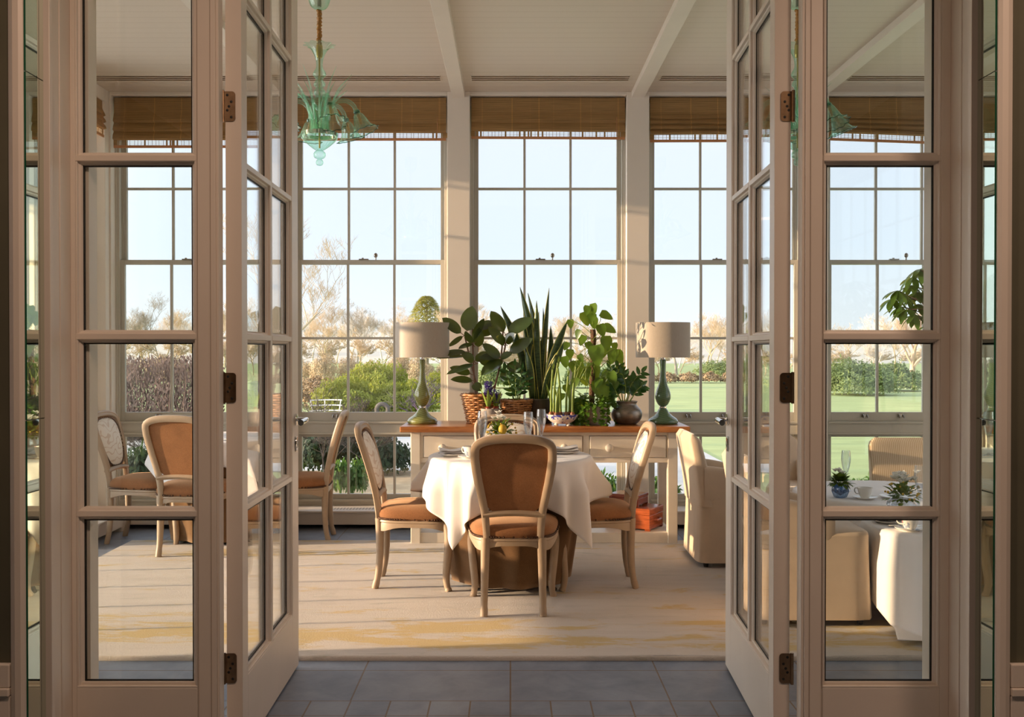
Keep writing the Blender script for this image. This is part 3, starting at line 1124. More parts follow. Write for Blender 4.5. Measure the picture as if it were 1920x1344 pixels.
door_leaf('door_1', -.953, 3.535, pi / 2 + .014, 1, 'left glazed door leaf swung open into the garden room')
door_leaf('door_2', .936, 3.535, pi / 2 - .046, -1, 'right glazed door leaf swung open into the garden room')

# ------------------------------------------------------------------ ceiling air slots
for k, c in enumerate(wc):
    t = empty('ceiling_vent', (c, 7.79, ZC))
    tag(t, 'slim slotted air vent in the ceiling above the %s window of the long row' % ('first', 'second', 'third', 'fourth', 'fifth')[k], 'ceiling vent', 'ceiling slot vents')
    MB().box((-.62, -.075, -.004), (.62, .075, .001)).build('frame', M['paint'], t, smooth=0)
    for q in (-.050, 0, .050):
        MB().box((-.615, q - .013, -.0055), (.615, q + .013, -.0035)).build('slot', M['bronze'], t, smooth=0)


# ------------------------------------------------------------------ bamboo roman blinds
def blind(width, label, Mx, drop=0.0, folds=0, sag=0.0, seed=1):
    rnd = random.Random(seed)
    W = width / 2 - .012
    root = empty('roman_blind')
    root.matrix_world = Mx
    tag(root, label, 'window blind', 'bamboo blinds drawn up at the windows')
    zt, zb = 3.53, 3.235 - drop
    prof = [(0, zt), (-.004, zt - .005), (-.004, zt - .12), (-.010, zt - .137)]
    z = zt - .135
    k = 2 + folds
    hgt = (z - zb) / k
    for i in range(k):
        prof += [(-.004 - .006, z - .001), (-.022 - .004 * i, z - hgt * .45), (-.030 - .004 * i, z - hgt * .85), (-.012, z - hgt)]
        z -= hgt
    nu = 24

    def fn(a, c):
        f = c * (len(prof) - 1)
        j = min(int(f), len(prof) - 2)
        d = prof[j][0] + (prof[j + 1][0] - prof[j][0]) * (f - j)
        zz = prof[j][1] + (prof[j + 1][1] - prof[j][1]) * (f - j)
        w = .004 * sin(a * 9 + zz * 20 + seed)
        return (-W + 2 * W * a, d + w * c, zz - sag * (a - .5) * c)
    m = MB().grid(fn, nu, len(prof) * 3 - 2)
    m.grid(lambda a, c: (lambda p: (p[0], p[1] + .006, p[2]))(fn(a, c)), nu, len(prof) * 3 - 2)
    m.build('blind_fabric', M['blind'], root, smooth=50)
    m = MB()                                             # open weave that lets the sky through
    for i in range(3):
        zz = zb - .010 - i * .011
        m.grid(lambda a, c: (-W + 2 * W * a, -.010, zz - sag * (a - .5) + (c - .5) * .0032), nu, 2)
    for i in range(int(width / .030)):
        u = -W + .015 + i * .030 + rnd.uniform(-.006, .006)
        th = .0016 if rnd.random() < .8 else .007
        m.grid(lambda a, c: (u + (a - .5) * 2 * th, -.0105, zb + .002 - c * .042 - sag * ((u / W) / 2)), 2, 2)
    for u in (-W + .012, W - .012):
        m.grid(lambda a, c: (u + (a - .5) * .03, -.0102, zb + .002 - c * .042 - sag * ((u / W) / 2)), 2, 2)
    m.build('open_weave', M['blind'], root, smooth=0)
    m = MB()
    m.prism([(-.011, -.006), (.011, -.006), (.011, .008), (-.011, .008)], (-W, -.012, zb - .052 + sag / 2), (W, -.012, zb - .052 - sag / 2), (0, -1, 0))
    m.build('bottom_rail', M['blind_rail'], root, smooth=0, bevel=.003)
    m = MB().tube([(W - .07, -.035, 3.36), (W - .07, -.04, zb - .04)], .0022, 6)
    m.build('pull_cord', M['blind_rail'], root)
    MB().box((-W, 0, zt - .03), (W, .05, zt)).build('headrail', M['blind'], root, smooth=0)
    return root


ords = ('first from the corner', 'second, behind the green glass chandelier', 'third, above the snake plant', 'fourth', 'fifth, behind the fixed right side light')
for k, c in enumerate(wc):
    blind(OPW, 'bamboo blind of the long window row, ' + ords[k], T(c, YB + .045, 0), (.06, .0, -.012, .012, .02)[k], (1, 0, 0, 2, 2)[k], (0, 0, 0.006, -.004, .045)[k], k + 3)
blind(LA[1] - LA[0], 'wide bamboo blind in the added left bay towards the doorway', T(XBAY_ADDED - .02, (LA[0] + LA[1]) / 2, 0) @ RL, -.10, 0, 0, 12)
bl = blind(LB[1] - LB[0], 'narrow bamboo blind on the left wall near the corner', T(XL - .02, (LB[0] + LB[1]) / 2, 0) @ RL, .0, 1, 0, 11)

# ================================================================== rug
def rug_mesh():
    m = MB()
    x0, x1, y0, y1, h = -2.83, 3.62, 4.635, 7.44, .022
    rnd = random.Random(4)

    def fn(a, c):
        x, y = x0 + (x1 - x0) * a, y0 + (y1 - y0) * c
        z = h + .002 * noise.noise(Vector((x * 2, y * 3, 0)))
        return (x, y, z)
    m.grid(fn, 60, 30)
    n = 120
    for edge in range(4):
        def side(a, c):
            ang = pi / 2 * c
            e = .014
            if edge == 0:
                p = (x0 + (x1 - x0) * a, y0 - e * sin(ang))
            elif edge == 1:
                p = (x0 + (x1 - x0) * a, y1 + e * sin(ang))
            elif edge == 2:
                p = (x0 - e * sin(ang), y0 + (y1 - y0) * a)
            else:
                p = (x1 + e * sin(ang), y0 + (y1 - y0) * a)
            return (p[0], p[1], .001 + (h - .001) * cos(ang) ** .8)
        m.grid(side, n, 6)
    return m


o = rug_mesh().build('rug', M['rug'], smooth=60)
tag(o, 'large cream and ochre distressed wool rug on the slate floor', 'rug')
RUG = .022


# ================================================================== upholstered dining chair (faces local +Y)
def hoop(s, inset=0.0, z0=.575, z1=.983):
    """outline of the chair back in its own plane: s 0..1 round the loop -> (x, z)"""
    return None


def back_y(z):
    """recline of the back"""
    if z < .40:
        return -.200 - .035 * ((.40 - z) / .40) ** 2
    t = (z - .40) / .585
    return -.200 - .015 * t - .125 * t ** 1.7


def half_w(z):
    pts = [(.36, .160), (.48, .166), (.56, .172), (.66, .192), (.76, .213), (.86, .224), (.905, .222), (.94, .205), (.962, .17), (.978, .10), (.984, .0)]
    for (za, a), (zb, b_) in zip(pts, pts[1:]):
        if z <= zb:
            t = (z - za) / (zb - za)
            return a + (b_ - a) * t
    return 0


def make_chair():
    root = empty('dining_chair')
    # --- back frame: stiles and arched top rail as one swept loop
    path = []
    zs = [.40, .46, .52, .58, .65, .72, .79, .85, .895]
    for z in zs:
        path.append(Vector((-half_w(z) + .020, back_y(z), z)))
    R = .222 - .020
    arch = []
    for i in range(1, 16):
        a = pi - pi * i / 16
        ex = 2.6
        cx, sx = cos(a), sin(a)
        x = R * (abs(cx) ** (2 / ex)) * (1 if cx > 0 else -1)
        z = .895 + .067 * (abs(sx) ** (2 / ex))
        arch.append(Vector((x, back_y(z), z)))
    path += arch
    path += [Vector((-p.x, p.y, p.z)) for p in path[:len(zs)]][::-1]
    sec = [(-.024, -.014), (-.024, .006), (-.017, .016), (-.009, .019), (-.003, .013), (.006, .013), (.012, .018), (.018, .017), (.022, .008), (.022, -.012), (.010, -.019), (-.012, -.020)]
    m = MB()
    n, k = len(path), len(sec)
    vs = []
    for i, p in enumerate(path):
        t = (path[min(i + 1, n - 1)] - path[max(i - 1, 0)]).normalized()
        f = Vector((0, 1, .22)).normalized()
        out = t.cross(f).normalized()           # left of travel
        f2 = out.cross(t).normalized()
        w = 1.0 if 8 < i < n - 9 else (.80 + .2 * min(1, min(i, n - 1 - i) / 6))
        for a, b_ in sec:
            vs.append(p - out * (a * w) * 1.0 + f2 * b_)
    fs = []
    for i in range(n - 1):
        for j in range(k):
            l = (j + 1) % k
            fs.append((i * k + j, i * k + l, (i + 1) * k + l, (i + 1) * k + j))
    fs += [tuple(range(k))[::-1], tuple((n - 1) * k + j for j in range(k))]
    m.add(vs, fs)
    # lower cross rail, gently bowed
    cr_ = [(x, back_y(.548) + .0, .548 + .012 * (1 - (x / .17) ** 2) - .006) for x in [-.165 + .33 * i / 12 for i in range(13)]]
    m.tube(cr_, .0245, 8, True, None, .75)
    # little scrolls where the stiles meet the seat
    for s in (-1, 1):
        m.tube([(s * .150, -.205, .53), (s * .143, -.200, .48), (s * .128, -.196, .425)], [.010, .013, .016], 8)
    bf = m.build('back_frame', M['frame_wood'], root, smooth=45)

    # --- padded panels inside the frame
    def panel(sign, puff, inset):
        mm = MB()
        nr, na = 9, 44
        zc, hz = .752, .178 - inset
        pex = 3.4 if sign > 0 else 5.0
        vs, fs = [(0, 0, 0)] * 0, []
        for r in range(nr + 1):
            q = r / nr
            for a in range(na):
                th = 2 * pi * a / na
                ex = pex
                cx, sx = cos(th), sin(th)
                zz = zc + hz * q * (abs(sx) ** (2 / ex)) * (1 if sx > 0 else -1)
                hw = (half_w(min(.86, zz + .01)) - .048 - inset) if zz < .86 else .224 - .048 - inset
                hwz = half_w(max(.58, min(.86, zz))) - .044 - inset
                xx = hwz * q * (abs(cx) ** (2 / ex)) * (1 if cx > 0 else -1)
                d = puff * (1 - q ** 3) + .004
                vs.append((xx, back_y(zz) + sign * d, zz))
        for r in range(nr):
            for a in range(na):
                b2 = (a + 1) % na
                f = (r * na + a, (r + 1) * na + a, (r + 1) * na + b2, r * na + b2)
                fs.append(f if sign < 0 else f[::-1])
        mm.add(vs, fs)
        rim = [vs[nr * na + a] for a in range(na)]
        return mm, rim
    mm, rim = panel(1, .030, .0)
    ip = mm.build('inner_back_pad', M['damask'], root, smooth=80)
    ip['label'] = 'cream patterned inner back pad'
    nb = MB()
    for i in range(len(rim)):
        a, b_ = Vector(rim[i]), Vector(rim[(i + 1) % len(rim)])
        for t in (0, .5):
            p = a.lerp(b_, t)
            nb.sphere((p.x, p.y + .006, p.z), .0062, 6, 4, (1, .6, 1))
    nt_ = nb.build('nailhead_trim', M['nail'], root, smooth=80)
    nt_['label'] = 'row of dark nailheads round the back pad'
    mm, rim = panel(-1, .002, -.020)
    op = mm.build('outer_back_pad', M['suede'], root, smooth=80)
    op['label'] = 'tan suede outer back'

    # --- seat: serpentine rail and domed cushion
    def seat_out(th, grow=0.0):
        """seat plan: trapezoid with bowed front"""
        ex = 4.0
        c, s = cos(th), sin(th)
        y = .022 + (.235 + grow) * (abs(s) ** (2 / ex)) * (1 if s > 0 else -1)
        t = (y + .215) / .47
        hw = .205 + (.266 - .205) * t + grow
        x = hw * (abs(c) ** (2 / ex)) * (1 if c > 0 else -1)
        if s > 0:
            y += .018 * (1 - (x / hw) ** 2) * s
        return x, y
    NA = 64
    m = MB()
    cus = []
    for r, (q, z) in enumerate([(1.0, .418), (1.03, .432), (1.035, .450), (1.0, .470), (.90, .486), (.72, .497), (.45, .503), (.2, .505), (0.02, .505)]):
        for a in range(NA):
            x, y = seat_out(2 * pi * a / NA)
            cx_, cy_ = 0.0, .02
            cus.append((cx_ + (x - cx_) * q, cy_ + (y - cy_) * q, z))
    fs = [(r * NA + a, r * NA + (a + 1) % NA, (r + 1) * NA + (a + 1) % NA, (r + 1) * NA + a) for r in range(8) for a in range(NA)]
    m.add(cus, fs)
    sc_ = m.build('seat_cushion', M['suede'], root, smooth=80)
    sc_['label'] = 'domed tan suede seat cushion'
    nb = MB()
    for a in range(104):
        th = 2 * pi * a / 104
        x, y = seat_out(th, .0105)
        nb.sphere((x, y, .4235), .0062, 6, 4)
    nt2 = nb.build('nailhead_trim', M['nail'], root, smooth=80)
    nt2['label'] = 'row of dark nailheads round the seat'
    m = MB()
    ring = []
    prof = [(.000, .418), (.010, .414), (.012, .404), (.006, .398), (.008, .388), (.008, 0), (-.016, 0), (-.016, .416)]
    for a in range(NA):
        th = 2 * pi * a / NA
        x, y = seat_out(th)
        L = sqrt(x * x + (y - .02) ** 2)
        ux, uy = x / L, (y - .02) / L
        dip = .362 + .016 * cos(4 * th) * 0.9
        # the rail dips at mid side and rises toward the legs
        for g, z in prof:
            zz = z if z > 0 else dip
            ring.append((x + ux * g, y + uy * g, zz))
    k = len(prof)
    fs = [(a * k + j, ((a + 1) % NA) * k + j, ((a + 1) % NA) * k + (j + 1) % k, a * k + (j + 1) % k) for a in range(NA) for j in range(k)]
    m.add(ring, fs)
    m.build('seat_rail', M['frame_wood'], root, smooth=40)
    # --- legs
    for s in (-1, 1):
        p = bez([(s * .222, .205, .405), (s * .240, .222, .33), (s * .232, .214, .20), (s * .222, .205, .09), (s * .226, .211, .03), (s * .234, .222, 0)], 5)
        n_ = len(p)
        rr = [.030 * (1 - i / n_) + .0155 * (i / n_) + (.004 if i > n_ - 4 else 0) for i in range(n_)]
        MB().tube(p, rr, 10).build('leg', M['frame_wood'], root, smooth=50)
    for s in (-1, 1):
        p = bez([(s * .150, -.198, .42), (s * .153, -.196, .32), (s * .155, -.196, .20), (s * .157, -.205, .09), (s * .158, -.225, .0)], 5)
        n_ = len(p)
        rr = [.027 * (1 - i / n_) + .017 * (i / n_) + (.003 if i > n_ - 4 else 0) for i in range(n_)]
        MB().tube(p, rr, 10).build('leg', M['frame_wood'], root, smooth=50)
    return root


chair0 = make_chair()
CH = [
    (.017, 5.535, 0, 'wooden framed dining chair with its suede back to the doorway, at the white round table', 'chairs round the central table'),
    (-.585, 6.10, -pi / 2, 'wooden framed dining chair at the white round table, facing the boxes under the sideboard', 'chairs round the central table'),
    (.525, 6.10, pi / 2, 'wooden framed dining chair at the white round table, beside the red wooden boxes', 'chairs round the central table'),
    (-.022, 6.50, pi, 'cream backed dining chair at the white round table, hard against the sideboard', 'chairs round the central table'),
    (-2.245, 7.05, -.10, 'dining chair seen from behind through the fixed side light, sunlit suede back', 'chairs round the corner table'),
    (-2.78, 7.56, -pi / 2 - .05, 'dining chair in shade by the left wall windows, in the corner', 'chairs round the corner table'),
    (-1.60, 7.62, pi / 2 + .06, 'dining chair seen side on between the left door leaf and the sideboard', 'chairs round the corner table'),
]
for i, (x, y, rz, lab, grp) in enumerate(CH):
    o = chair0 if i == 0 else copy_tree(chair0)
    on_rug = y < 7.3
    o.location, o.rotation_euler = (x, y, RUG if on_rug else 0.0), (0, 0, rz)
    tag(o, lab, 'chair', grp)


# ================================================================== round tables, cloths
def cloth_square(r, z, side, rot, folds, seed, amp=.035, stiff=.98, zmin=.03):
    m = MB()
    N = 96
    rnd = random.Random(seed)
    ph = [rnd.uniform(0, 6.28) for _ in range(6)]
    hs = side / 2

    def fn(a, c):
        u, v = (a - .5) * side, (c - .5) * side
        rho = sqrt(u * u + v * v)
        th = atan2(v, u)
        if rho <= r:
            return (u, v, z)
        over = rho - r
        e = .018
        if over < e * pi / 2:
            an = over / e
            rr, zz = r + e * sin(an), z - e * (1 - cos(an))
        else:
            dn = over - e * pi / 2
            wv = sin(folds * th + ph[0]) + .7 * sin((folds + 4) * th + ph[1]) + .55 * sin(2 * folds * th + ph[2])
            g = min(1, dn / .16)
            rr = r + e + (.030 + amp * wv) * g * (.6 + .8 * dn)
            zz = z - e - dn * stiff
            if zz < zmin:
                rr += (zmin - zz) * .6
                zz = zmin
        return (rr * cos(th), rr * sin(th), zz)
    m.grid(fn, N, N)
    M2 = RZ(rot)
    m.v = [tuple(M2 @ Vector(p)) for p in m.v]
    return m


def skirt(r0, r1, z, seed, n=9):
    m = MB()
    rnd = random.Random(seed)
    ph = rnd.uniform(0, 6)

    def fn(a, c):
        th = 2 * pi * a
        q = min(1, c * 4)
        w = sin(n * th + ph) + .4 * sin((n + 4) * th + 1.3 * ph)
        r = r0 + (r1 - r0) * c + .016 * w * c
        zz = z * (1 - c) + .045 * c
        return (r * cos(th), r * sin(th), zz)
    m.grid(fn, 128, 14, closed_u=True)
    m.lathe([(0, z), (r0, z)], 32)
    return m


def round_table(x, y, r, h, zb, label, metal=True):
    t = empty('round_table', (x, y, zb))
    tag(t, label, 'table')
    MB().lathe([(0, h - .03), (r - .005, h - .03), (r, h - .025), (r, h - .005), (r - .005, h), (0, h)], 48).build('tabletop', M['oak'], t)
    MB().lathe([(.05, .05), (.045, .2), (.04, h - .03)], 16).build('pedestal', M['castor'], t)
    for k in range(4):
        a = pi / 4 + k * pi / 2 + .1
        MB().tube([(.03 * cos(a), .03 * sin(a), .10), (.22 * cos(a), .22 * sin(a), .05), (.345 * cos(a), .345 * sin(a), .012)], [.022, .018, .012], 8).build('foot', M['castor'], t)
    return t


def drape(mb, name, mat, x, y, zb, label, cat):
    o = mb.build(name, mat, smooth=70)
    o.location = (x, y, zb)
    tag(o, label, cat)
    s = o.modifiers.new('thick', 'SOLIDIFY')
    s.thickness, s.offset = .0025, 1.0
    return o


TZ = .782
MT, LT = (.0, 6.08), (-2.20, 7.60)
round_table(*MT, .47, TZ - .006, RUG, 'round pedestal table hidden under cloths, in the middle of the rug')
drape(skirt(.478, .350, TZ - .003, 3), 'table_skirt', M['underskirt'], *MT, RUG, 'brown suede underskirt falling to the rug below the central white cloth', 'table skirt')
drape(cloth_square(.482, TZ, 1.42, .10, 10, 5, .060), 'tablecloth', M['linen'], *MT, RUG, 'white square tablecloth over the central round table, pointed corners hanging low', 'tablecloth')
round_table(*LT, .47, TZ - .006, 0, 'round pedestal table hidden under cloths, in the window corner')
drape(skirt(.478, .385, TZ - .003, 6), 'table_skirt', M['underskirt'], *LT, 0, 'brown suede underskirt of the corner table behind the left door', 'table skirt')
drape(cloth_square(.482, TZ, 1.34, .2, 7, 9, .034), 'tablecloth', M['linen'], *LT, 0, 'white tablecloth on the corner table behind the left door', 'tablecloth')
TOP_M, TOP_L = RUG + TZ + .0027, TZ + .0027
# low tea tables on the right
RT1, RT2 = (2.50, 5.28), (2.46, 6.48)
TL = .497
for (x, y), nm, side, seed in ((RT1, 'nearer', 1.86, 12), (RT2, 'farther', 1.55, 15)):
    round_table(x, y, .57, TL - .006, RUG, 'low round tea table under a long cloth, the %s one by the right side light' % nm)
    drape(cloth_square(.580, TL, side, -.12 if seed == 12 else .1, 6, seed, .022), 'tablecloth', M['linen'], x, y, RUG, 'long white cloth on the %s low tea table at the right' % nm, 'tablecloth')
TOP_R = RUG + TL + .0027


# ================================================================== sideboard
def sideboard():
    t = empty('sideboard', (.25, 7.60, 0))
    tag(t, 'long cream painted sideboard with oak top, drawers and low shelf under the windows', 'sideboard')
    X0, X1, Yf, Yb = -.735 - .25, 1.232 - .25, 7.32 - 7.60, 7.86 - 7.60
    MB().box((-.81 - .25, Yf - .045, .842), (1.318 - .25, Yb + .02, .886)).build('worktop', M['oak'], t, smooth=0, bevel=.008)
    m = MB()
    m.box((X0 + .07, Yf + .012, .815), (X1 - .07, Yf + .035, .842)).box((X0 + .07, Yf + .012, .615), (X1 - .07, Yf + .035, .652))
    m.box((X0 + .01, Yf + .05, .62), (X0 + .03, Yb, .842)).box((X1 - .03, Yf + .05, .62), (X1 - .01, Yb, .842)).box((X0, Yb - .03, .62), (X1, Yb - .01, .842))
    Dx = [(-.642, -.070), (-.022, .534), (.582, 1.150)]
    ed = [X0 + .07] + [v - .25 for d in Dx for v in d] + [X1 - .07]
    for i in range(0, len(ed), 2):
        m.box((ed[i], Yf + .012, .652), (ed[i + 1], Yf + .035, .815))
    m.build('carcass', M['paint2'], t, smooth=0, bevel=.003)
    for d0, d1 in Dx:
        d0, d1 = d0 - .25, d1 - .25
        dr = MB().box((d0 + .004, Yf + .004, .655), (d1 - .004, Yf + .45, .812)).build('drawer', M['paint2'], t, smooth=0, bevel=.004)
        for q in (.25, .75):
            x = d0 + (d1 - d0) * q
            Mk = T(x, Yf + .005, .728) @ Matrix.Rotation(pi / 2, 4, 'X')
            MB().lathe([(0, 0), (.016, 0), (.014, .016), (.022, .026), (.030, .038), (.029, .050), (.018, .059), (0, .061)], 20, Mk).build('knob', M['paint2'], dr, smooth=60)
    for x in (X0, X1 - .072):
        for y in (Yf, Yb - .075):
            lg = MB().box((x, y, 0), (x + .072, y + .072, .842)).build('leg', M['paint2'], t, smooth=0, bevel=.006)
    m = MB().box((X0 + .03, Yf + .03, .075), (X1 - .03, Yb - .03, .098)).box((X0 + .07, Yf + .015, .022), (X1 - .07, Yf + .038, .098))
    m.build('low_shelf', M['paint2'], t, smooth=0, bevel=.003)
    return t


sideboard()
SBZ, SHZ = .886, .098


# ================================================================== boxes under the sideboard
def wooden_box(L, D, H, x, y, z, rz, mat, label, handle):
    t = empty('wooden_box', (x, y, z), rz)
    tag(t, label, 'box', 'red wooden boxes on the low shelf')
    MB().box((-L / 2, -D / 2, .012), (L / 2, D / 2, H * .70)).build('body', mat, t, smooth=0, bevel=.004)
    MB().box((-L / 2 - .003, -D / 2 - .003, H * .705), (L / 2 + .003, D / 2 + .003, H)).build('lid', mat, t, smooth=0, bevel=.005)
    for sx in (-1, 1):
        for sy in (-1, 1):
            MB().box((sx * L / 2, sy * D / 2, 0), (sx * (L / 2 - .04), sy * (D / 2 - .02), .014)).build('foot', mat, t, smooth=0)
    if handle:
        MB().tube([(L / 2, -.045, H * .45), (L / 2 + .02, -.04, H * .45), (L / 2 + .022, 0, H * .44), (L / 2 + .02, .04, H * .45), (L / 2, .045, H * .45)], .009, 8).build('handle', M['mahog'], t)
    return t


bx = wooden_box(.36, .27, .165, .945, 7.585, SHZ, -.52, M['mahog'], 'large red mahogany box with end handle on the low shelf', True)
wooden_box(.24, .20, .088, .905, 7.62, SHZ + .166, -.52, M['mahog_dark'], 'small dark mahogany box stacked on the larger one', False)
o = MB().lathe([(0, 0), (.022, 0), (.024, .006), (.038, .03), (.044, .045), (.042, .046), (.034, .028), (0, .012)], 24).build('bowl', M['porcelain'])
o.location = (.81, 7.52, SHZ + .166)
tag(o, 'small white bowl on the red box behind the right chair', 'bowl')


# ================================================================== table lamps
def lamp(name_lab, x, y, mat, rz):
    t = empty('table_lamp', (x, y, SBZ), rz)
    tag(t, name_lab, 'lamp', None)
    MB().lathe([(0, 0), (.108, 0), (.115, .010), (.115, .024), (.104, .040), (.070, .062), (.046, .085), (.036, .105), (.026, .118), (0, .118)], 36).build('base', mat, t, smooth=60)
    MB().lathe([(.024, .116), (.028, .120), (.028, .130), (.024, .134)], 24).build('collar', M['chrome'], t)
    MB().lathe(sm([(.022, .132), (.040, .150), (.056, .185), (.060, .215), (.052, .250), (.036, .290), (.026, .330), (.022, .380), (.0215, .440), (.024, .485)]) + [(0, .485)], 32).build('body', mat, t, smooth=60)
    MB().lathe([(.018, .484), (.020, .488), (.020, .512), (.013, .516), (.013, .54), (0, .54)], 20).build('lamp_holder', M['chrome'], t)
    MB().sphere((0, 0, .575), .03, 14, 10, (1, 1, 1.3)).build('bulb', M['porcelain'], t)
    sx = .205
    m = MB()
    prof = [(1, .503), (1.0, .768), (.985, .768), (.985, .503)]
    vs, fs, N = [], [], 64
    for i in range(N):
        a = 2 * pi * i / N
        for r, z in prof:
            vs.append((sx * r * cos(a), sx * .72 * r * sin(a), z))
    for i in range(N):
        for j in range(4):
            vs_ = (i * 4 + j, ((i + 1) % N) * 4 + j, ((i + 1) % N) * 4 + (j + 1) % 4, i * 4 + (j + 1) % 4)
            fs.append(vs_)
    m.add(vs, fs)
    m.build('lamp_shade', M['shade'], t, smooth=40)
    m = MB()
    for a in (0, pi / 2, pi, 3 * pi / 2):
        m.tube([(.012 * cos(a), .012 * sin(a), .53), (sx * .98 * cos(a), sx * .70 * sin(a), .75)], .002, 5)
    m.build('shade_ring', M['chrome'], t)
    return t


pl = at(792, 700, 7.58)
lamp('olive green swirled glass lamp at the wicker basket end of the sideboard', pl.x, 7.58, M['lamp_green'], .06)
pr = at(1243, 700, 7.56)
lamp('deep green glass lamp beside the pewter urn, leaf shadows on its shade', pr.x, 7.56, M['lamp_green2'], -.10)


# ================================================================== slipcovered armchairs (face local +Y)
def armchair(cover, kind, arms=True):
    t = empty('armchair')
    W, D = .30, .30
    # skirted body flares a little to the floor
    m = MB()

    def body(a, c):
        th = 2 * pi * a
        ex = 9
        cx, sx = cos(th), sin(th)
        z = .035 + (.465 - .035) * c
        fl = 1 + .045 * (1 - c) ** 1.5 + .006 * sin(12 * th) * (1 - c)
        x = W * (abs(cx) ** (2 / ex)) * (1 if cx > 0 else -1) * fl
        y = .01 + D * (abs(sx) ** (2 / ex)) * (1 if sx > 0 else -1) * fl
        return (x, y, z)
    m.grid(body, 96, 12, closed_u=True)
    top = []
    N = 96
    for r, (q, z) in enumerate([(1.0, .465), (.99, .478), (.95, .487), (.6, .496), (.05, .498)]):
        for a in range(N):
            p = body(a / N, 1)
            top.append((p[0] * q, .01 + (p[1] - .01) * q, z))
    m.add(top, [(r * N + a, r * N + (a + 1) % N, (r + 1) * N + (a + 1) % N, (r + 1) * N + a) for r in range(4) for a in range(N)])
    m.build('seat', cover, t, smooth=50)
    # back slab, leaning, with rounded top
    m = MB()
    nb, nr = 40, 14

    def back(a, c):
        th = 2 * pi * a
        ex = 6
        z = .40 + .47 * c
        w = W * 1.0 - .012 * c - (.05 * max(0, (c - .86) / .14) ** 2)
        d = .062 - .02 * c - (.03 * max(0, (c - .93) / .07) ** 2)
        cx, sx = cos(th), sin(th)
        x = w * (abs(cx) ** (2 / ex)) * (1 if cx > 0 else -1)
        y = -.235 - .09 * c ** 1.2 + d * (abs(sx) ** (2 / ex)) * (1 if sx > 0 else -1)
        return (x, y, z)
    m.grid(back, nb, nr, closed_u=True)
    m.add([back(a / nb, 1) for a in range(nb)], [tuple(range(nb))])
    bk = m.build('backrest', cover if kind != 'stripe' else M['stripe'], t, smooth=55)
    for s in ((-1, 1) if arms else ()):
        m = MB()

        def arm(a, c):
            th = 2 * pi * a
            ex = 5
            y = -.26 + .375 * c
            ztop = .665 - .02 * c - .05 * c * c
            w = .040
            cx, sx = cos(th), sin(th)
            hh = (ztop - .42) / 2
            e = 1 if c < .93 else 1 - .12 * (c - .93) / .07
            return (s * (W - .038) + w * e * (abs(cx) ** (2 / ex)) * (1 if cx > 0 else -1), y, .42 + hh + hh * (abs(sx) ** (2 / ex)) * (1 if sx > 0 else -1))
        m.grid(arm, 28, 12, closed_u=True)
        m.add([arm(a / 28, 1) for a in range(28)], [tuple(range(28))])
        m.build('armrest', cover, t, smooth=55)
    for sx in (-1, 1):
        for sy in (-1, 1):
            MB().lathe([(0, 0), (.014, 0), (.018, .02), (.022, .06), (0, .06)], 10, T(sx * .25, sy * .25 + .01, 0)).build('foot', M['castor'], t)
    return t


ac = armchair(M['slipcover'], 'plain')
ARM = [
    (1.525, 6.78, -pi / 2, 'cream slipcovered armchair between the sideboard end and the right door leaf', ac),
    (1.56, 5.42, -pi / 2, 'cream slipcovered armchair drawn up to the nearer tea table, side view', None),
    (2.05, 7.36, pi + .30, 'plain cream armchair back behind the green posy in the blue vase', None),
]
for x, y, rz, lab, src in ARM:
    o = src or copy_tree(ac)
    o.location, o.rotation_euler = (x, y, RUG), (0, 0, rz)
    if y > 7.2:
        o.scale = (.88, .88, .88)
    tag(o, lab, 'armchair', 'slipcovered armchairs round the tea tables')
o = armchair(M['slipcover'], 'stripe', False)
o.location, o.rotation_euler, o.scale = (2.98, 7.30, RUG), (0, 0, pi), (.87, .87, .87)
tag(o, 'armchair with fine striped back, seen beyond the white posy at the right', 'armchair', 'slipcovered armchairs round the tea tables')


# ================================================================== tableware
def flute():
    t = empty('champagne_flute')
    MB().lathe([(0, .002), (.030, .0015), (.032, .003), (.010, .007), (.005, .014), (.0042, .05), (.005, .085), (.009, .096)], 24).build('stem', M['crystal'], t, smooth=60)
    MB().lathe(sm([(.004, .092), (.010, .098), (.020, .13), (.0265, .165), (.0270, .19), (.0235, .222)], 3) + sm([(.0225, .222), (.0258, .19), (.0252, .165), (.0185, .13), (.009, .104), (0, .10)], 3), 28).build('bowl', M['crystal'], t, smooth=60)
    return t


def spot(px, py, z):
    """point where the sight line through a photo pixel meets height z"""
    d = at(px, py, 1.0) - cam.location
    k = (z - CAM_H) / d.z
    return cam.location + d * k


fl0 = flute()
FL = [
    (-.172, 6.10, TOP_M, 'champagne flute alone on the far side of the central posy'),
    (.108, 6.02, TOP_M, 'champagne flute right next to the central posy, lower of a pair'),
    (.195, 6.28, TOP_M, 'champagne flute set back beside another, in front of the snake plant pot'),
    (-2.02, 7.50, TOP_L, 'champagne flute on the corner table seen through the left door glass'),
    (2.20, 6.52, TOP_R, 'champagne flute behind the green posy on the farther tea table'),
    (2.33, 5.66, TOP_R, 'champagne flute beside the white posy on the nearer tea table'),
]
for i, (x, y, z, lab) in enumerate(FL):
    o = fl0 if i == 0 else copy_tree(fl0)
    o.location = (x, y, z)
    o.scale = (1.12, 1.12, 1.2)
    tag(o, lab, 'glass', 'champagne flutes on the tables')


def cup(mat):
    t = empty('teacup')
    MB().lathe([(0, .004), (.022, .004), (.024, 0), (.026, .004), (.034, .018), (.042, .045), (.046, .064), (.0445, .064), (.040, .045), (.031, .018), (0, .009)], 28).build('body', mat, t, smooth=60)
    MB().tube(bez([(.043, 0, .054), (.062, 0, .056), (.068, 0, .040), (.058, 0, .024), (.038, 0, .022)], 4), .0035, 8).build('handle', mat, t)
    return t


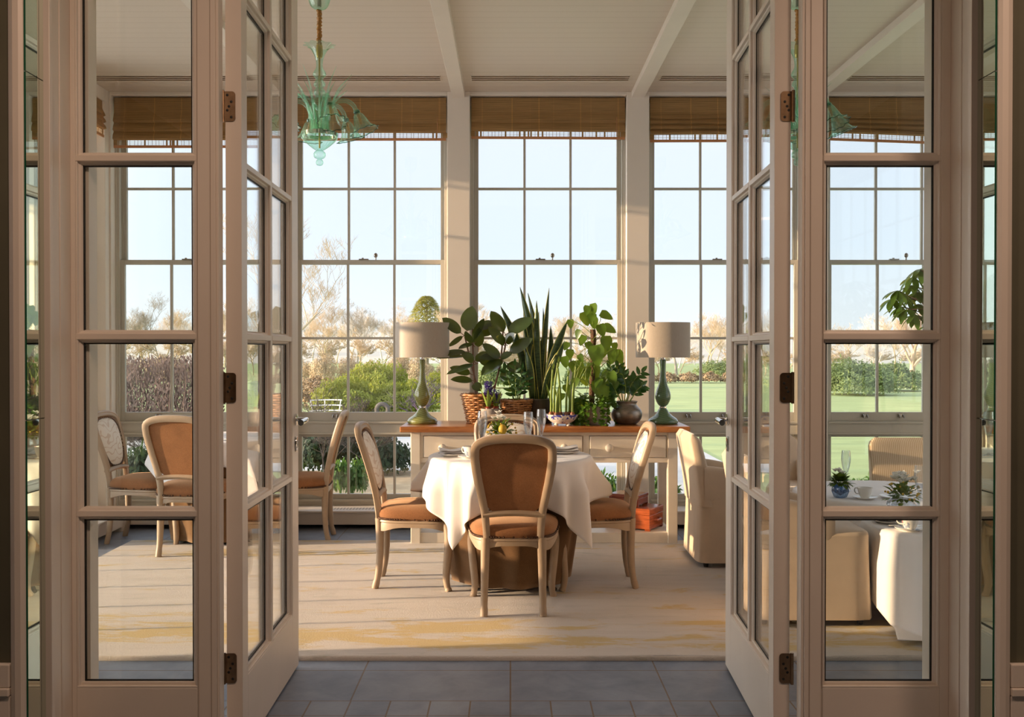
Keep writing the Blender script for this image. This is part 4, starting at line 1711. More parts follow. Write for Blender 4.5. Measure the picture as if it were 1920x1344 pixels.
def plate(name, r, mat):
    return MB().lathe([(0, .004), (r * .55, .004), (r * .60, 0), (r * .62, .002), (r, .014), (r, .017), (r * .64, .007), (0, .0065)], 40).build(name, mat, smooth=50)


def napkin(seed):
    rnd = random.Random(seed)
    m = MB()
    for k in range(3):
        a, z, w = rnd.uniform(-.25, .25), .004 + k * .011, .055 - .008 * k
        m.grid(lambda u, v: ((u - .5) * .17, (v - .5) * w * 2 + .01 * sin(u * 5 + k), z + .010 * sin(pi * v) + .006 * sin(u * 6 + k)), 12, 8, M=RZ(a))
        m.grid(lambda u, v: ((u - .5) * .17, (v - .5) * w * 2 + .01 * sin(u * 5 + k), z - .003), 12, 8, M=RZ(a))
    return m.build('napkin', M['linen'], smooth=60)


def knife(L=.21):
    t = empty('table_knife')
    MB().tube([(0, 0, .006), (.03, 0, .0065), (.085, 0, .006)], [.006, .0065, .004], 10).build('handle', M['chrome'], t)
    m = MB()
    m.add([(.085, -.004, .005), (.085, .006, .005), (.19, .008, .005), (.21, .000, .005), (.19, -.006, .005),
           (.085, -.004, .0065), (.085, .006, .0065), (.19, .008, .0065), (.21, .000, .0065), (.19, -.006, .0065)],
          [(4, 3, 2, 1, 0), (5, 6, 7, 8, 9), (0, 1, 6, 5), (1, 2, 7, 6), (2, 3, 8, 7), (3, 4, 9, 8), (4, 0, 5, 9)])
    m.build('blade', M['chrome'], t, smooth=0)
    return t


def setting(cx_, cy_, z, rz, where, cupm, cup_off=(.17, .03), kn=True, nap=True):
    o = plate('plate', .095, M['porcelain'])
    o.location = (cx_, cy_, z)
    tag(o, 'white side plate under a napkin, ' + where, 'plate')
    if nap:
        o = napkin(int(cx_ * 100))
        o.location, o.rotation_euler = (cx_, cy_, z + .010), (0, 0, rz)
        tag(o, 'folded white napkin on a plate, ' + where, 'napkin')
    if kn:
        for q in (0,):
            o = knife()
            o.location, o.rotation_euler = (cx_ - .06 * cos(rz) + .085 * sin(rz), cy_ - .125, z + .0), (0, 0, rz)
            tag(o, 'silver table knife beside a plate, ' + where, 'knife')
    s_ = plate('saucer', .075, cupm)
    px_, py_ = cx_ + cup_off[0], cy_ + cup_off[1]
    s_.location = (px_, py_, z)
    tag(s_, 'china saucer below a teacup, ' + where, 'saucer')
    c_ = cup(cupm)
    c_.location, c_.rotation_euler = (px_, py_, z + .0075), (0, 0, rz + pi * .75)
    tag(c_, 'china teacup with painted flowers, ' + where, 'teacup')


setting(-.345, 6.02, TOP_M, .1, 'central table by the left hand chair', M['floral_china'], (.110, -.145))
setting(.330, 6.16, TOP_M, .0, 'central table by the right hand chair', M['floral_china'], (-.165, .03), kn=False)
setting(2.035, 5.33, TOP_R, .05, 'nearer tea table', M['floral_china'], (.015, -.23))
setting(2.40, 6.20, TOP_R, .0, 'farther tea table', M['porcelain'], (-.20, -.03), kn=False, nap=False)
setting(-2.22, 7.26, TOP_L, .0, 'corner table', M['floral_china'], (.2, .0), kn=False)


# ------------------------------------------------------------------ posies
def posy(x, y, z, label, r, vase, white, green, yellow, seed, hv=.09):
    rnd = random.Random(seed)
    t = empty('flower_posy', (x, y, z))
    tag(t, label, 'flowers', 'flower posies on the tables')
    flu = lambda rr, zz, a: rr * (1 + .05 * cos(12 * a))
    MB().lathe([(0, .004), (r * .6, 0), (r * .75, .006), (r, hv * .45), (r * .95, hv * .7), (r * .72, hv), (r * .68, hv), (r * .88, hv * .68), (r * .9, hv * .45), (0, .012)], 48, None, flu).build('vase', vase, t, smooth=30)
    m = MB()
    for i in range(green):
        a, el = rnd.uniform(0, 2 * pi), rnd.uniform(-.25, 1.3)
        d = Vector((cos(a) * cos(el), sin(a) * cos(el), sin(el)))
        m.leaf(Vector((0, 0, hv + .005)) + d * r * rnd.uniform(.25, .95), d + Vector((rnd.uniform(-.5, .5), rnd.uniform(-.5, .5), rnd.uniform(-.3, .5))), Vector((0, 0, 1)), rnd.uniform(.028, .052), rnd.uniform(.018, .032), .3, .2, 4)
    m.build('leaves', M['posy_green'], t, smooth=60)
    m = MB()
    for i in range(white):
        a = rnd.uniform(0, 2 * pi)
        rr = r * rnd.uniform(.1, .9)
        c = Vector((cos(a) * rr, sin(a) * rr, hv + r * rnd.uniform(1.05, 1.65)))
        for k in range(6):
            an = k * pi / 3 + rnd.uniform(-.2, .2)
            m.leaf(c, Vector((cos(an), sin(an), .75)), Vector((0, 0, 1)), rnd.uniform(.026, .036), .022, -.1, .35, 4)
    m.build('white_blossom', M['white_petal'], t, smooth=60)
    m = MB()
    if yellow > 50:
        m.sphere((r * .1, -r * .75, hv + r * .55), .026, 12, 9, (1, 1, 1.2))
    for i in range(min(yellow, 26)):
        a, el = rnd.uniform(0, 2 * pi), rnd.uniform(-.1, .9)
        d = Vector((cos(a) * cos(el), sin(a) * cos(el), sin(el)))
        m.sphere(Vector((0, 0, hv + .01)) + d * r * 1.15, rnd.uniform(.005, .009), 6, 4)
    if yellow:
        m.build('yellow_bud', M['yellow_petal'], t, smooth=60)
    return t


M['blue_glass'] = thin_glass('smoky_blue_cut_glass', (0.55, 0.66, 0.78), 1.8, edge=(.12, .17, .26))
posy(-.055, 6.08, TOP_M, 'yellow and white posy in a low vase on the central table', .082, M['crystal'], 7, 150, 70, 3, .115)
posy(2.07, 6.24, TOP_R, 'dark green posy in a ribbed smoky blue vase on the farther tea table', .052, M['blue_glass'], 4, 150, 0, 8, .085)
posy(2.26, 5.72, TOP_R, 'white freesia posy with yellow buds on the nearer tea table', .088, M['crystal'], 26, 130, 22, 13, .07)
posy(-2.28, 7.70, TOP_L, 'small posy on the corner table behind the left door', .05, M['crystal'], 4, 80, 20, 21, .07)

# ================================================================== plants on the sideboard
PY = 7.60


def pot_lathe(name, prof, mat, root, seg=32):
    return MB().lathe(sm(prof) if name == 'urn' else prof, seg).build(name, mat, root, smooth=45)


def basket(root, r0, r1, h, rows=11, stakes=22, sq=1.0):
    m = MB()
    for k in range(rows):
        z = .008 + (h - .016) * k / (rows - 1)
        r = r0 + (r1 - r0) * k / (rows - 1)
        pts = []
        for i in range(stakes * 4 + 1):
            a = 2 * pi * i / (stakes * 4)
            w = .0055 * sin(a * stakes / 2 + (pi if k % 2 else 0))
            pts.append(((r + w) * cos(a), (r + w) * sin(a) * sq, z + .002 * sin(a * 7 + k)))
        m.tube(pts, .0068 if k < rows - 1 else .010, 6, False)
    for i in range(stakes):
        a = 2 * pi * (i + .5) / stakes
        m.tube([(r0 * cos(a), r0 * sin(a) * sq, 0), (r1 * cos(a), r1 * sin(a) * sq, h + .004)], .004, 5)
    m.build('basket_weave', M['wicker'], root, smooth=60)
    MB().lathe([(0, .004), (r0 - .010, .004), (r1 - .010, h - .01), (r1 - .014, h - .01)], 32, Matrix.Diagonal((1, sq, 1, 1))).build('basket_lining', M['wicker_dark'], root)


def loc(root, p):
    return Vector(p) - Vector(root.location)


# --- rubber plant
b0 = at(902, 798, 7.62)
rp = empty('rubber_plant', (b0.x, 7.62, SBZ))
tag(rp, 'rubber plant with broad dark leaves in a tall wicker basket', 'potted plant', 'potted plants on the sideboard')
basket(rp, .105, .150, .225, 13, 24)
MB().lathe([(0, .212), (.138, .208)], 24).build('moss', M['moss'], rp)


def c5(x, y, Y):
    return at(820 + x / 5.6, 560 + y / 5.6, Y)


m = MB()
for pts in ([(400, 1000), (385, 800), (375, 600), (368, 250)], [(420, 1000), (400, 860), (360, 700), (290, 400)], [(610, 900), (655, 700), (675, 560), (695, 260)], [(590, 990), (640, 780), (700, 560), (725, 420)]):
    m.tube(bez([loc(rp, c5(x, y, PY + .02 * i)) for i, (x, y) in enumerate(pts)], 5), .0065, 8)
m.tube([loc(rp, c5(610, 900, PY)), Vector((.03, 0, .2))], .0065, 8)
m.build('stem', M['bark'], rp)
LV = [(250, 360, 50, 200, 135, -.03), (310, 340, 365, 75, 155, -.02), (375, 430, 488, 200, 85, .03), (470, 400, 625, 262, 130, .10), (430, 510, 440, 300, 95, .0),
      (370, 470, 290, 342, 75, -.10), (370, 470, 222, 522, 75, -.12), (270, 395, 110, 500, 55, .08), (300, 555, 15, 575, 85, -.05), (300, 605, -20, 610, 50, .05),
      (385, 690, 92, 788, 70, -.10), (350, 790, 130, 715, 85, .0), (372, 862, 138, 842, 80, -.04), (378, 890, 460, 968, 90, -.06), (385, 660, 255, 575, 100, -.05),
      (395, 650, 565, 560, 100, .02), (700, 350, 563, 125, 115, .0), (690, 475, 543, 290, 95, -.05), (745, 360, 1005, 200, 150, -.04), (710, 470, 622, 395, 85, -.12),
      (715, 460, 820, 368, 95, -.10), (755, 560, 992, 412, 115, -.10), (660, 625, 473, 470, 95, -.06), (655, 605, 435, 610, 85, -.03), (690, 640, 455, 800, 150, -.08),
      (660, 620, 790, 570, 75, -.06), (735, 680, 895, 775, 115, -.08), (690, 760, 690, 865, 65, -.02), (560, 300, 450, 250, 120, .12), (640, 640, 440, 660, 120, .05)]
m = MB()
mm = MB()
rnd = random.Random(2)
for i, (bx_, by_, tx_, ty_, w, dy) in enumerate(LV):
    a, b_ = loc(rp, c5(bx_, by_, PY + dy * .3)), loc(rp, c5(tx_, ty_, PY + dy))
    L = (b_ - a).length
    up = Vector((rnd.uniform(-.5, .1), -.75, rnd.uniform(.25, .9)))
    m.leaf(a, b_ - a, up, L, w * 1.2 / 5.6 / 1867 * PY, rnd.uniform(.0, .08), rnd.uniform(.05, .28), 8, lambda t: (sin(pi * t ** .85)) ** .62 if 0 < t < 1 else 0)
    s = (b_ - a).normalized()
    mm.tube([a - s * .035, a + s * .01], .003, 5)
m.build('leaf', M['rubber'], rp, smooth=80)
mm.build('leaf_stalk', M['bark'], rp)

# --- hyacinth in stone pot
b0 = at(920, 799, 7.40)
hy = empty('hyacinth', (b0.x, 7.42, SBZ))
tag(hy, 'purple hyacinth in a squat grey stone pot before the wicker basket', 'potted plant', 'potted plants on the sideboard')
pot_lathe('pot', [(0, 0), (.062, 0), (.068, .01), (.074, .118), (.070, .124), (.064, .118), (.060, .10), (0, .10)], M['stone_pot'], hy)
MB().lathe([(0, .122), (.03, .118), (.064, .108)], 20).build('moss', M['moss'], hy)
m, mv, mb_ = MB(), MB(), MB()
for (x, y, h, n_) in ((-.018, .0, .262, 84), (.040, .03, .205, 44)):
    mv.tube([(x, y, .1), (x, y, h + .03)], .006, 6)
    for i in range(n_):
        a, z = i * 2.4, h - .035 + .10 * i / n_
        c = Vector((x, y, z))
        for k in range(4):
            an = a + (k - 1.5) * .35
            mv.leaf(c + Vector((cos(a), sin(a), 0)) * .012, Vector((cos(an), sin(an), rnd.uniform(-.2, .5))), Vector((0, 0, 1)), .026, .012, .3, .2, 3)
    mb_.sphere((x, y, .118), .024, 10, 8, (1, 1, 1.2))
    for k in range(6):
        a = k * 1.05 + x * 30
        m.leaf((x + .01 * cos(a), y + .01 * sin(a), .125), Vector((.32 * cos(a), .32 * sin(a), 1)), Vector((cos(a), sin(a), -.3)) * -1, rnd.uniform(.11, .17), .026, .06, .35, 6, lambda t: min(1, t * 5 + .5) * (1 - t ** 4))
mv.build('flower_spike', M['violet'], hy, smooth=60)
m.build('leaf', M['bud_leaf'], hy, smooth=60)
mb_.build('bulb', M['mahog_dark'], hy, smooth=60)

# --- little dark plant in the second basket
b0 = at(968, 799, 7.55)
sp = empty('zz_plant', (b0.x, 7.56, SBZ))
tag(sp, 'small dark leaved plant in a low wicker basket beside the dark pot', 'potted plant', 'potted plants on the sideboard')
basket(sp, .095, .125, .185, 11, 20)
MB().lathe([(0, .172), (.114, .168)], 20).build('soil', M['soil'], sp)


def pinnate(m, st, pts, n_, L, W, rr=.003, seed=0):
    rn = random.Random(seed)
    c = bez(pts, 8)
    st.tube(c, [rr * 1.3 - rr * .9 * i / len(c) for i in range(len(c))], 6)
    for i in range(n_):
        t = .28 + .70 * i / (n_ - 1)
        k = min(len(c) - 2, int(t * (len(c) - 1)))
        p = c[k]
        d = (c[k + 1] - c[k]).normalized()
        side = d.cross(Vector((0, -1, .2))).normalized() * (1 if i % 2 else -1)
        m.leaf(p, side + d * .75 + Vector((0, rn.uniform(-.5, .2), 0)), Vector((rn.uniform(-.3, .3), -1, .5)), L * rn.uniform(.8, 1.1), W, .12, .2, 5)
    m.leaf(c[-1], c[-1] - c[-2], Vector((0, -1, .4)), L * .9, W, .1, .2, 5)


m, st = MB(), MB()
for k in range(9):
    a = k * 2.3
    pinnate(m, st, [(0.02 * cos(a), .02 * sin(a), .17), (.045 * cos(a), .03 * sin(a), .26), (.085 * cos(a), .05 * sin(a), rnd.uniform(.32, .46))], 9, .065, .024, .003, k)
m.build('leaf', M['dark_leaf'], sp, smooth=60)
st.build('stem', M['green_stem'], sp)


def c2(x, y, Y):
    return at(720 + x / 3.2, 530 + y / 3.2, Y)


# --- snake plant
b0 = at(1010, 799, 7.60)
sn = empty('snake_plant', (b0.x, 7.62, SBZ))
tag(sn, 'tall snake plant with yellow edged upright blades in a dark brown pot', 'potted plant', 'potted plants on the sideboard')
pot_lathe('pot', [(0, 0), (.098, 0), (.104, .01), (.108, .185), (.102, .190), (.096, .18), (.092, .165), (0, .165)], M['dark_pot'], sn)
MB().lathe([(0, .172), (.096, .168)], 20).build('soil', M['soil'], sn)
BL = [(930, 700, 815, 25, 48, 0), (935, 705, 862, 62, 40, .04), (945, 705, 915, 105, 38, -.03), (955, 700, 992, 30, 30, .0), (880, 640, 698, 138, 52, .08),
      (960, 705, 1105, 218, 50, -.02), (955, 710, 1085, 345, 46, -.06), (940, 705, 1000, 255, 36, .05), (925, 700, 955, 148, 26, .05), (905, 705, 885, 240, 42, -.05),
      (965, 712, 1035, 420, 32, -.08), (900, 705, 800, 335, 46, .05), (915, 710, 930, 170, 40, .02), (890, 706, 845, 380, 44, -.06), (950, 708, 1010, 480, 30, -.09), (912, 706, 905, 320, 46, -.02),
      (940, 706, 975, 250, 44, .01), (900, 704, 830, 210, 40, .06)]
m, me_ = MB(), MB()
for i, (bx_, by_, tx_, ty_, w, dy) in enumerate(BL):
    a, b_ = loc(sn, c2(bx_, by_ + 4, PY + .02 + dy * .5)), loc(sn, c2(tx_, ty_, PY + .02 + dy * 1.3))
    d = b_ - a
    W = w / 3.2 / 1867 * PY * 1.22
    n_ = 12
    tw = rnd.uniform(-.7, .7)
    bend = Vector((rnd.uniform(-.02, .02), rnd.uniform(-.02, .02), 0))
    vs, ed = [], []
    for j in range(n_ + 1):
        t = j / n_
        ww = W * .5 * (.62 + .5 * t if t < .55 else (.62 + .275) * (1 - ((t - .55) / .45) ** 2.2) + .004)
        c = a + d * t + bend * sin(pi * t) * 2
        an = tw * (t - .3) * 1.6
        s = Vector((cos(an), sin(an), 0))
        f = Vector((sin(an), -cos(an), 0))
        vs += [c - s * ww + f * -.006, c - s * ww * .78, c + f * -.010 * (1 - t), c + s * ww * .78, c + s * ww + f * -.006]
    o0 = len(m.v)
    m.add(vs, [(j * 5 + q, j * 5 + q + 1, j * 5 + q + 6, j * 5 + q + 5) for j in range(n_) for q in (1, 2)])
    me_.add(vs, [(j * 5 + q, j * 5 + q + 1, j * 5 + q + 6, j * 5 + q + 5) for j in range(n_) for q in (0, 3)])
lf = m.build('blade', M['snake'], sn, smooth=80)
mo = lf.modifiers.new('thick', 'SOLIDIFY')
mo.thickness = .003
yl = me_.build('blade_edge', M['snake_edge'], sn, smooth=80)
yl['label'] = 'yellow blade edges'

# --- bulbs in the blue and white bowl
b0 = at(1054, 801, 7.38)
bb = empty('bulb_bowl', (b0.x, 7.40, SBZ))
tag(bb, 'footed blue and white china bowl of sprouting bulbs', 'potted plant', 'potted plants on the sideboard')
pot_lathe('bowl', [(0, .02), (.052, .018), (.058, .014), (.085, .03), (.112, .055), (.124, .082), (.121, .084), (.108, .06), (.08, .036), (0, .03)], M['blue_china'], bb, 40)
for k in range(4):
    a = pi / 4 + k * pi / 2
    MB().tube([(.058 * cos(a), .058 * sin(a), .022), (.066 * cos(a), .066 * sin(a), 0)], [.012, .016], 8).build('foot', M['blue_china'], bb)
MB().lathe([(0, .074), (.112, .066)], 20).build('soil', M['soil'], bb)
m, mb_ = MB(), MB()
for i, (x, y, h, lx) in enumerate(((-.082, -.01, .32, .012), (-.060, .03, .37, .03), (-.03, -.03, .16, .0), (-.01, .02, .33, -.02), (.03, -.02, .27, .015), (.055, .01, .30, .03), (.075, -.03, .22, .01), (.085, .03, .34, .02), (-.045, -.04, .14, .01))):
    mb_.sphere((x, y, .083), rnd.uniform(.015, .019), 10, 8, (1, 1, 1.25))
    c = bez([(x, y, .095), (x + lx * .2, y, .095 + h * .5), (x + lx, y, .095 + h)], 6)
    m.tube(c, [.0095 - .003 * q / len(c) for q in range(len(c))], 7)
    m.leaf(c[-1], Vector((.2, 0, 1)), Vector((0, -1, 0)), .05, .014, .0, .4, 4)
    if i % 2:
        m.leaf((x, y, .1), Vector((rnd.uniform(-.3, .3), rnd.uniform(-.3, .1), 1)), Vector((0, -1, .2)), h * .6, .018, .05, .3, 6)
m.build('shoot', M['bud_leaf'], bb, smooth=70)
mb_.build('bulb', M['bulb'], bb, smooth=60)

# --- philodendron on a moss pole with ivy at its foot, in a grey pot
b0 = at(1113, 801, 7.50)
ph = empty('philodendron', (b0.x, 7.50, SBZ))
tag(ph, 'heart leaved climber on a moss pole with ivy spilling from its grey pot', 'potted plant', 'potted plants on the sideboard')
pot_lathe('pot', [(0, 0), (.098, 0), (.104, .012), (.124, .140), (.119, .145), (.112, .138), (.106, .12), (0, .12)], M['stone_pot'], ph)
MB().lathe([(0, .130), (.108, .124)], 20).build('soil', M['soil'], ph)


def c6(x, y, Y):
    return at(1000 + x / 5.377, 560 + y / 5.377, Y)


pole = [loc(ph, c6(x, y, 7.53)) for x, y in ((590, 1120), (590, 900), (600, 620), (605, 400), (600, 310))]
MB().tube(bez(pole, 5), .022, 10).build('moss_pole', plain('brown_moss_pole', (.12, .065, .035), .95, var=.4, vs=40, bmp=.8, bs=60, bd=.01), ph)
HEART = [(540, 118, 80), (610, 100, 85), (575, 150, 95), (530, 205, 120), (740, 172, 110), (610, 245, 100), (770, 305, 115), (690, 320, 105), (600, 190, 70), (735, 455, 130), (820, 485, 70), (640, 572, 170), (800, 580, 130),
         (865, 590, 120), (445, 715, 150), (545, 745, 95), (615, 735, 150), (365, 565, 90), (320, 640, 95), (375, 255, 75), (725, 790, 110), (800, 800, 110), (650, 850, 90), (520, 830, 90), (690, 925, 190), (345, 915, 90), (290, 990, 60),
         (490, 420, 90), (450, 360, 80), (560, 480, 80), (700, 560, 80), (420, 850, 90), (830, 870, 70), (780, 940, 70), (480, 600, 70), (395, 680, 80), (330, 480, 70), (880, 730, 100), (900, 850, 80)]
m, st = MB(), MB()


def heart(t):
    return min(1, .66 + 1.3 * t) * (1 - t ** 1.9) ** .72 if t < .999 else 0


for i, (x, y, w) in enumerate(HEART):
    dy = rnd.uniform(-.10, .05)
    c = loc(ph, c6(x, y, 7.50 + dy))
    W = w / 5.377 / 1867 * 7.5 * 1.08
    ds = Vector((rnd.uniform(-.55, .55), rnd.uniform(-.35, .1), -1)) if i not in (4, 6) else Vector((.8, -.2, -.35))
    ds.normalize()
    L = W * 1.18
    up = Vector((rnd.uniform(-.5, .2), -.8, rnd.uniform(.2, .6)))
    m.leaf(c - ds * L * .5, ds, up, L, W, .12, .16, 10, heart)
    p0 = loc(ph, c6(600 + rnd.uniform(-12, 12), min(1050, y + rnd.uniform(30, 160)), 7.52))
    mid = (p0 + c) / 2 + Vector((0, -.01, rnd.uniform(.01, .04)))
    st.tube(bez([p0, mid, c - ds * L * .5], 4), .0026, 5)
for k in range(10):
    p0 = loc(ph, c6(600, rnd.uniform(420, 700), 7.5))
    p1 = loc(ph, c6(rnd.choice((330, 420, 500, 700, 820)) + rnd.uniform(-30, 30), rnd.uniform(800, 1000), 7.48))
    st.tube(bez([p0, (p0 + p1) / 2 + Vector((rnd.uniform(-.03, .03), -.02, .05)), p1], 6), .002, 5)
m.build('leaf', M['philo'], ph, smooth=80)
st.build('stem', M['green_stem'], ph)
m, st = MB(), MB()


def ivyshape(t):
    return (1 - t) ** .8 * (1.0 if t > .12 else .75) * (.75 + .45 * abs(sin(t * 9))) if t < .99 else 0


for k in range(20):
    a = rnd.uniform(pi * .98, 2 * pi * 1.02)
    r0 = rnd.uniform(.05, .11)
    dr = rnd.uniform(.05, .20)
    zt, zb = .155 + rnd.uniform(0, .06), max(.012, .135 - dr)
    ro = rnd.uniform(.135, .165)
    c = bez([(r0 * cos(a), r0 * sin(a), .13), (.11 * cos(a), .11 * sin(a), zt), (ro * cos(a), ro * sin(a), .14), ((ro + .012) * cos(a), (ro + .012) * sin(a), zb)], 5)
    st.tube(c, .0018, 5)
    for p in c[2:]:
        for q in range(2):
            d = Vector((cos(a) * .6 + rnd.uniform(-.8, .8), sin(a) * .7 + rnd.uniform(-.5, .2), rnd.uniform(-.9, .3)))
            m.leaf(p, d, Vector((rnd.uniform(-.4, .2), -.7, .7)), rnd.uniform(.026, .044), rnd.uniform(.028, .042), .15, .15, 5, ivyshape)
for k in range(90):
    a, r = rnd.uniform(0, 2 * pi), .12 * sqrt(rnd.random())
    m.leaf((r * cos(a), r * sin(a), .135 + rnd.uniform(0, .09)), Vector((cos(a), sin(a) - .3, rnd.uniform(-.3, .8))), Vector((0, -.6, .8)), rnd.uniform(.03, .05), rnd.uniform(.03, .045), .15, .15, 5, ivyshape)
iv = m.build('ivy', M['ivy'], ph, smooth=60)
st.build('ivy_stem', M['green_stem'], ph)

# --- zz plant in pewter urn
b0 = at(1175, 801, 7.52)
zz = empty('zz_plant', (b0.x, 7.52, SBZ))
tag(zz, 'glossy leaved plant in a round pewter urn next to the deep green lamp', 'potted plant', 'potted plants on the sideboard')
pot_lathe('urn', [(0, 0), (.060, 0), (.085, .012), (.108, .040), (.116, .075), (.110, .105), (.088, .132), (.076, .146), (.074, .158), (.082, .172), (.078, .174), (.070, .158), (0, .155)], M['urn'], zz, 40)
MB().lathe([(0, .172), (.07, .160)], 18).build('moss', M['moss'], zz)
m, st = MB(), MB()
for i, (bx_, by_, qx, qy, tx_, ty_, dy) in enumerate(((930, 1040, 990, 860, 1090, 740, -.02), (900, 1040, 880, 860, 850, 690, .03), (885, 1040, 820, 860, 770, 700, .0), (970, 1040, 1040, 930, 1090, 880, -.05), (920, 1040, 930, 880, 900, 760, -.04), (890, 1040, 830, 930, 790, 850, -.06), (945, 1040, 985, 900, 1000, 800, .05))):
    pinnate(m, st, [loc(zz, c6(bx_, by_, 7.52)), loc(zz, c6(qx, qy, 7.52 + dy * .5)), loc(zz, c6(tx_, ty_, 7.52 + dy))], 10, .072, .032, .004, i + 30)
m.build('leaf', M['dark_leaf'], zz, smooth=60)
st.build('stem', M['green_stem'], zz)

# --- strappy plant on the low shelf, mostly hidden by the cloth
b0 = at(838, 1003, 7.60)
lo = empty('spider_plant', (b0.x, 7.58, SHZ))
tag(lo, 'strappy leaved plant on the low shelf behind the left chair seat', 'potted plant')
pot_lathe('pot', [(0, 0), (.06, 0), (.078, .12), (.072, .12), (.068, .10), (0, .10)], M['dark_pot'], lo)
m = MB()
for k in range(16):
    a = k * 2.4
    m.leaf((.02 * cos(a), .02 * sin(a), .1), Vector((cos(a), sin(a), 1.1)), Vector((0, 0, 1)), rnd.uniform(.18, .26), .022, .75, .3, 8)
m.build('leaf', M['dark_leaf'], lo, smooth=60)

# ================================================================== umbrella tree on the right
ut = empty('umbrella_tree', (3.36, 7.66, 0))
tag(ut, 'tall umbrella tree with drooping leaf fans beside the right side light', 'potted plant')
pot_lathe('pot', [(0, 0), (.15, 0), (.16, .02), (.19, .36), (.18, .37), (.17, .34), (0, .33)], M['dark_pot'], ut)
m, st = MB(), MB()
st.tube(bez([(0, 0, .3), (.02, 0, .9), (-.03, 0, 1.4), (.0, 0, 2.0)], 6), [.02] * 19, 8)
fans = []
for x, y in ((1683, 545), (1702, 580), (1690, 575), (1712, 520), (1720, 548), (1700, 555), (1716, 590), (1724, 505), (1675, 560), (1722, 570), (1708, 535), (1740, 540), (1750, 580), (1745, 610), (1740, 500), (1760, 560), (1775, 520), (1770, 600)):
    Y = 7.62 + rnd.uniform(-.12, .12)
    fans.append(at(x, y, Y) - Vector(ut.location))
for c in fans:
    z0 = min(2.0, max(1.3, c.z - rnd.uniform(.05, .25)))
    st.tube(bez([(0, 0, z0), ((c.x) * .5, c.y * .5, (z0 + c.z) / 2 + .03), c], 4), .004, 5)
    for k in range(8):
        a = 2 * pi * k / 8 + rnd.uniform(-.2, .2)
        m.leaf(c + Vector((cos(a), sin(a), 0)) * .008, Vector((cos(a), sin(a) * .9, rnd.uniform(-.75, -.1))), Vector((0, 0, 1)), rnd.uniform(.10, .15), .045, .35, .12, 6, lambda t: sin(pi * min(1, t ** 1.3 * .98 + .02)) ** .6)
m.build('leaf', M['scheff'], ut, smooth=70)
st.build('stem', M['bark'], ut)


# ================================================================== green glass chandeliers
M['amber'] = thin_glass('amber_bulb_glass', (.80, .55, .28), 1.5, body=.25, body_col=(.8, .5, .2))


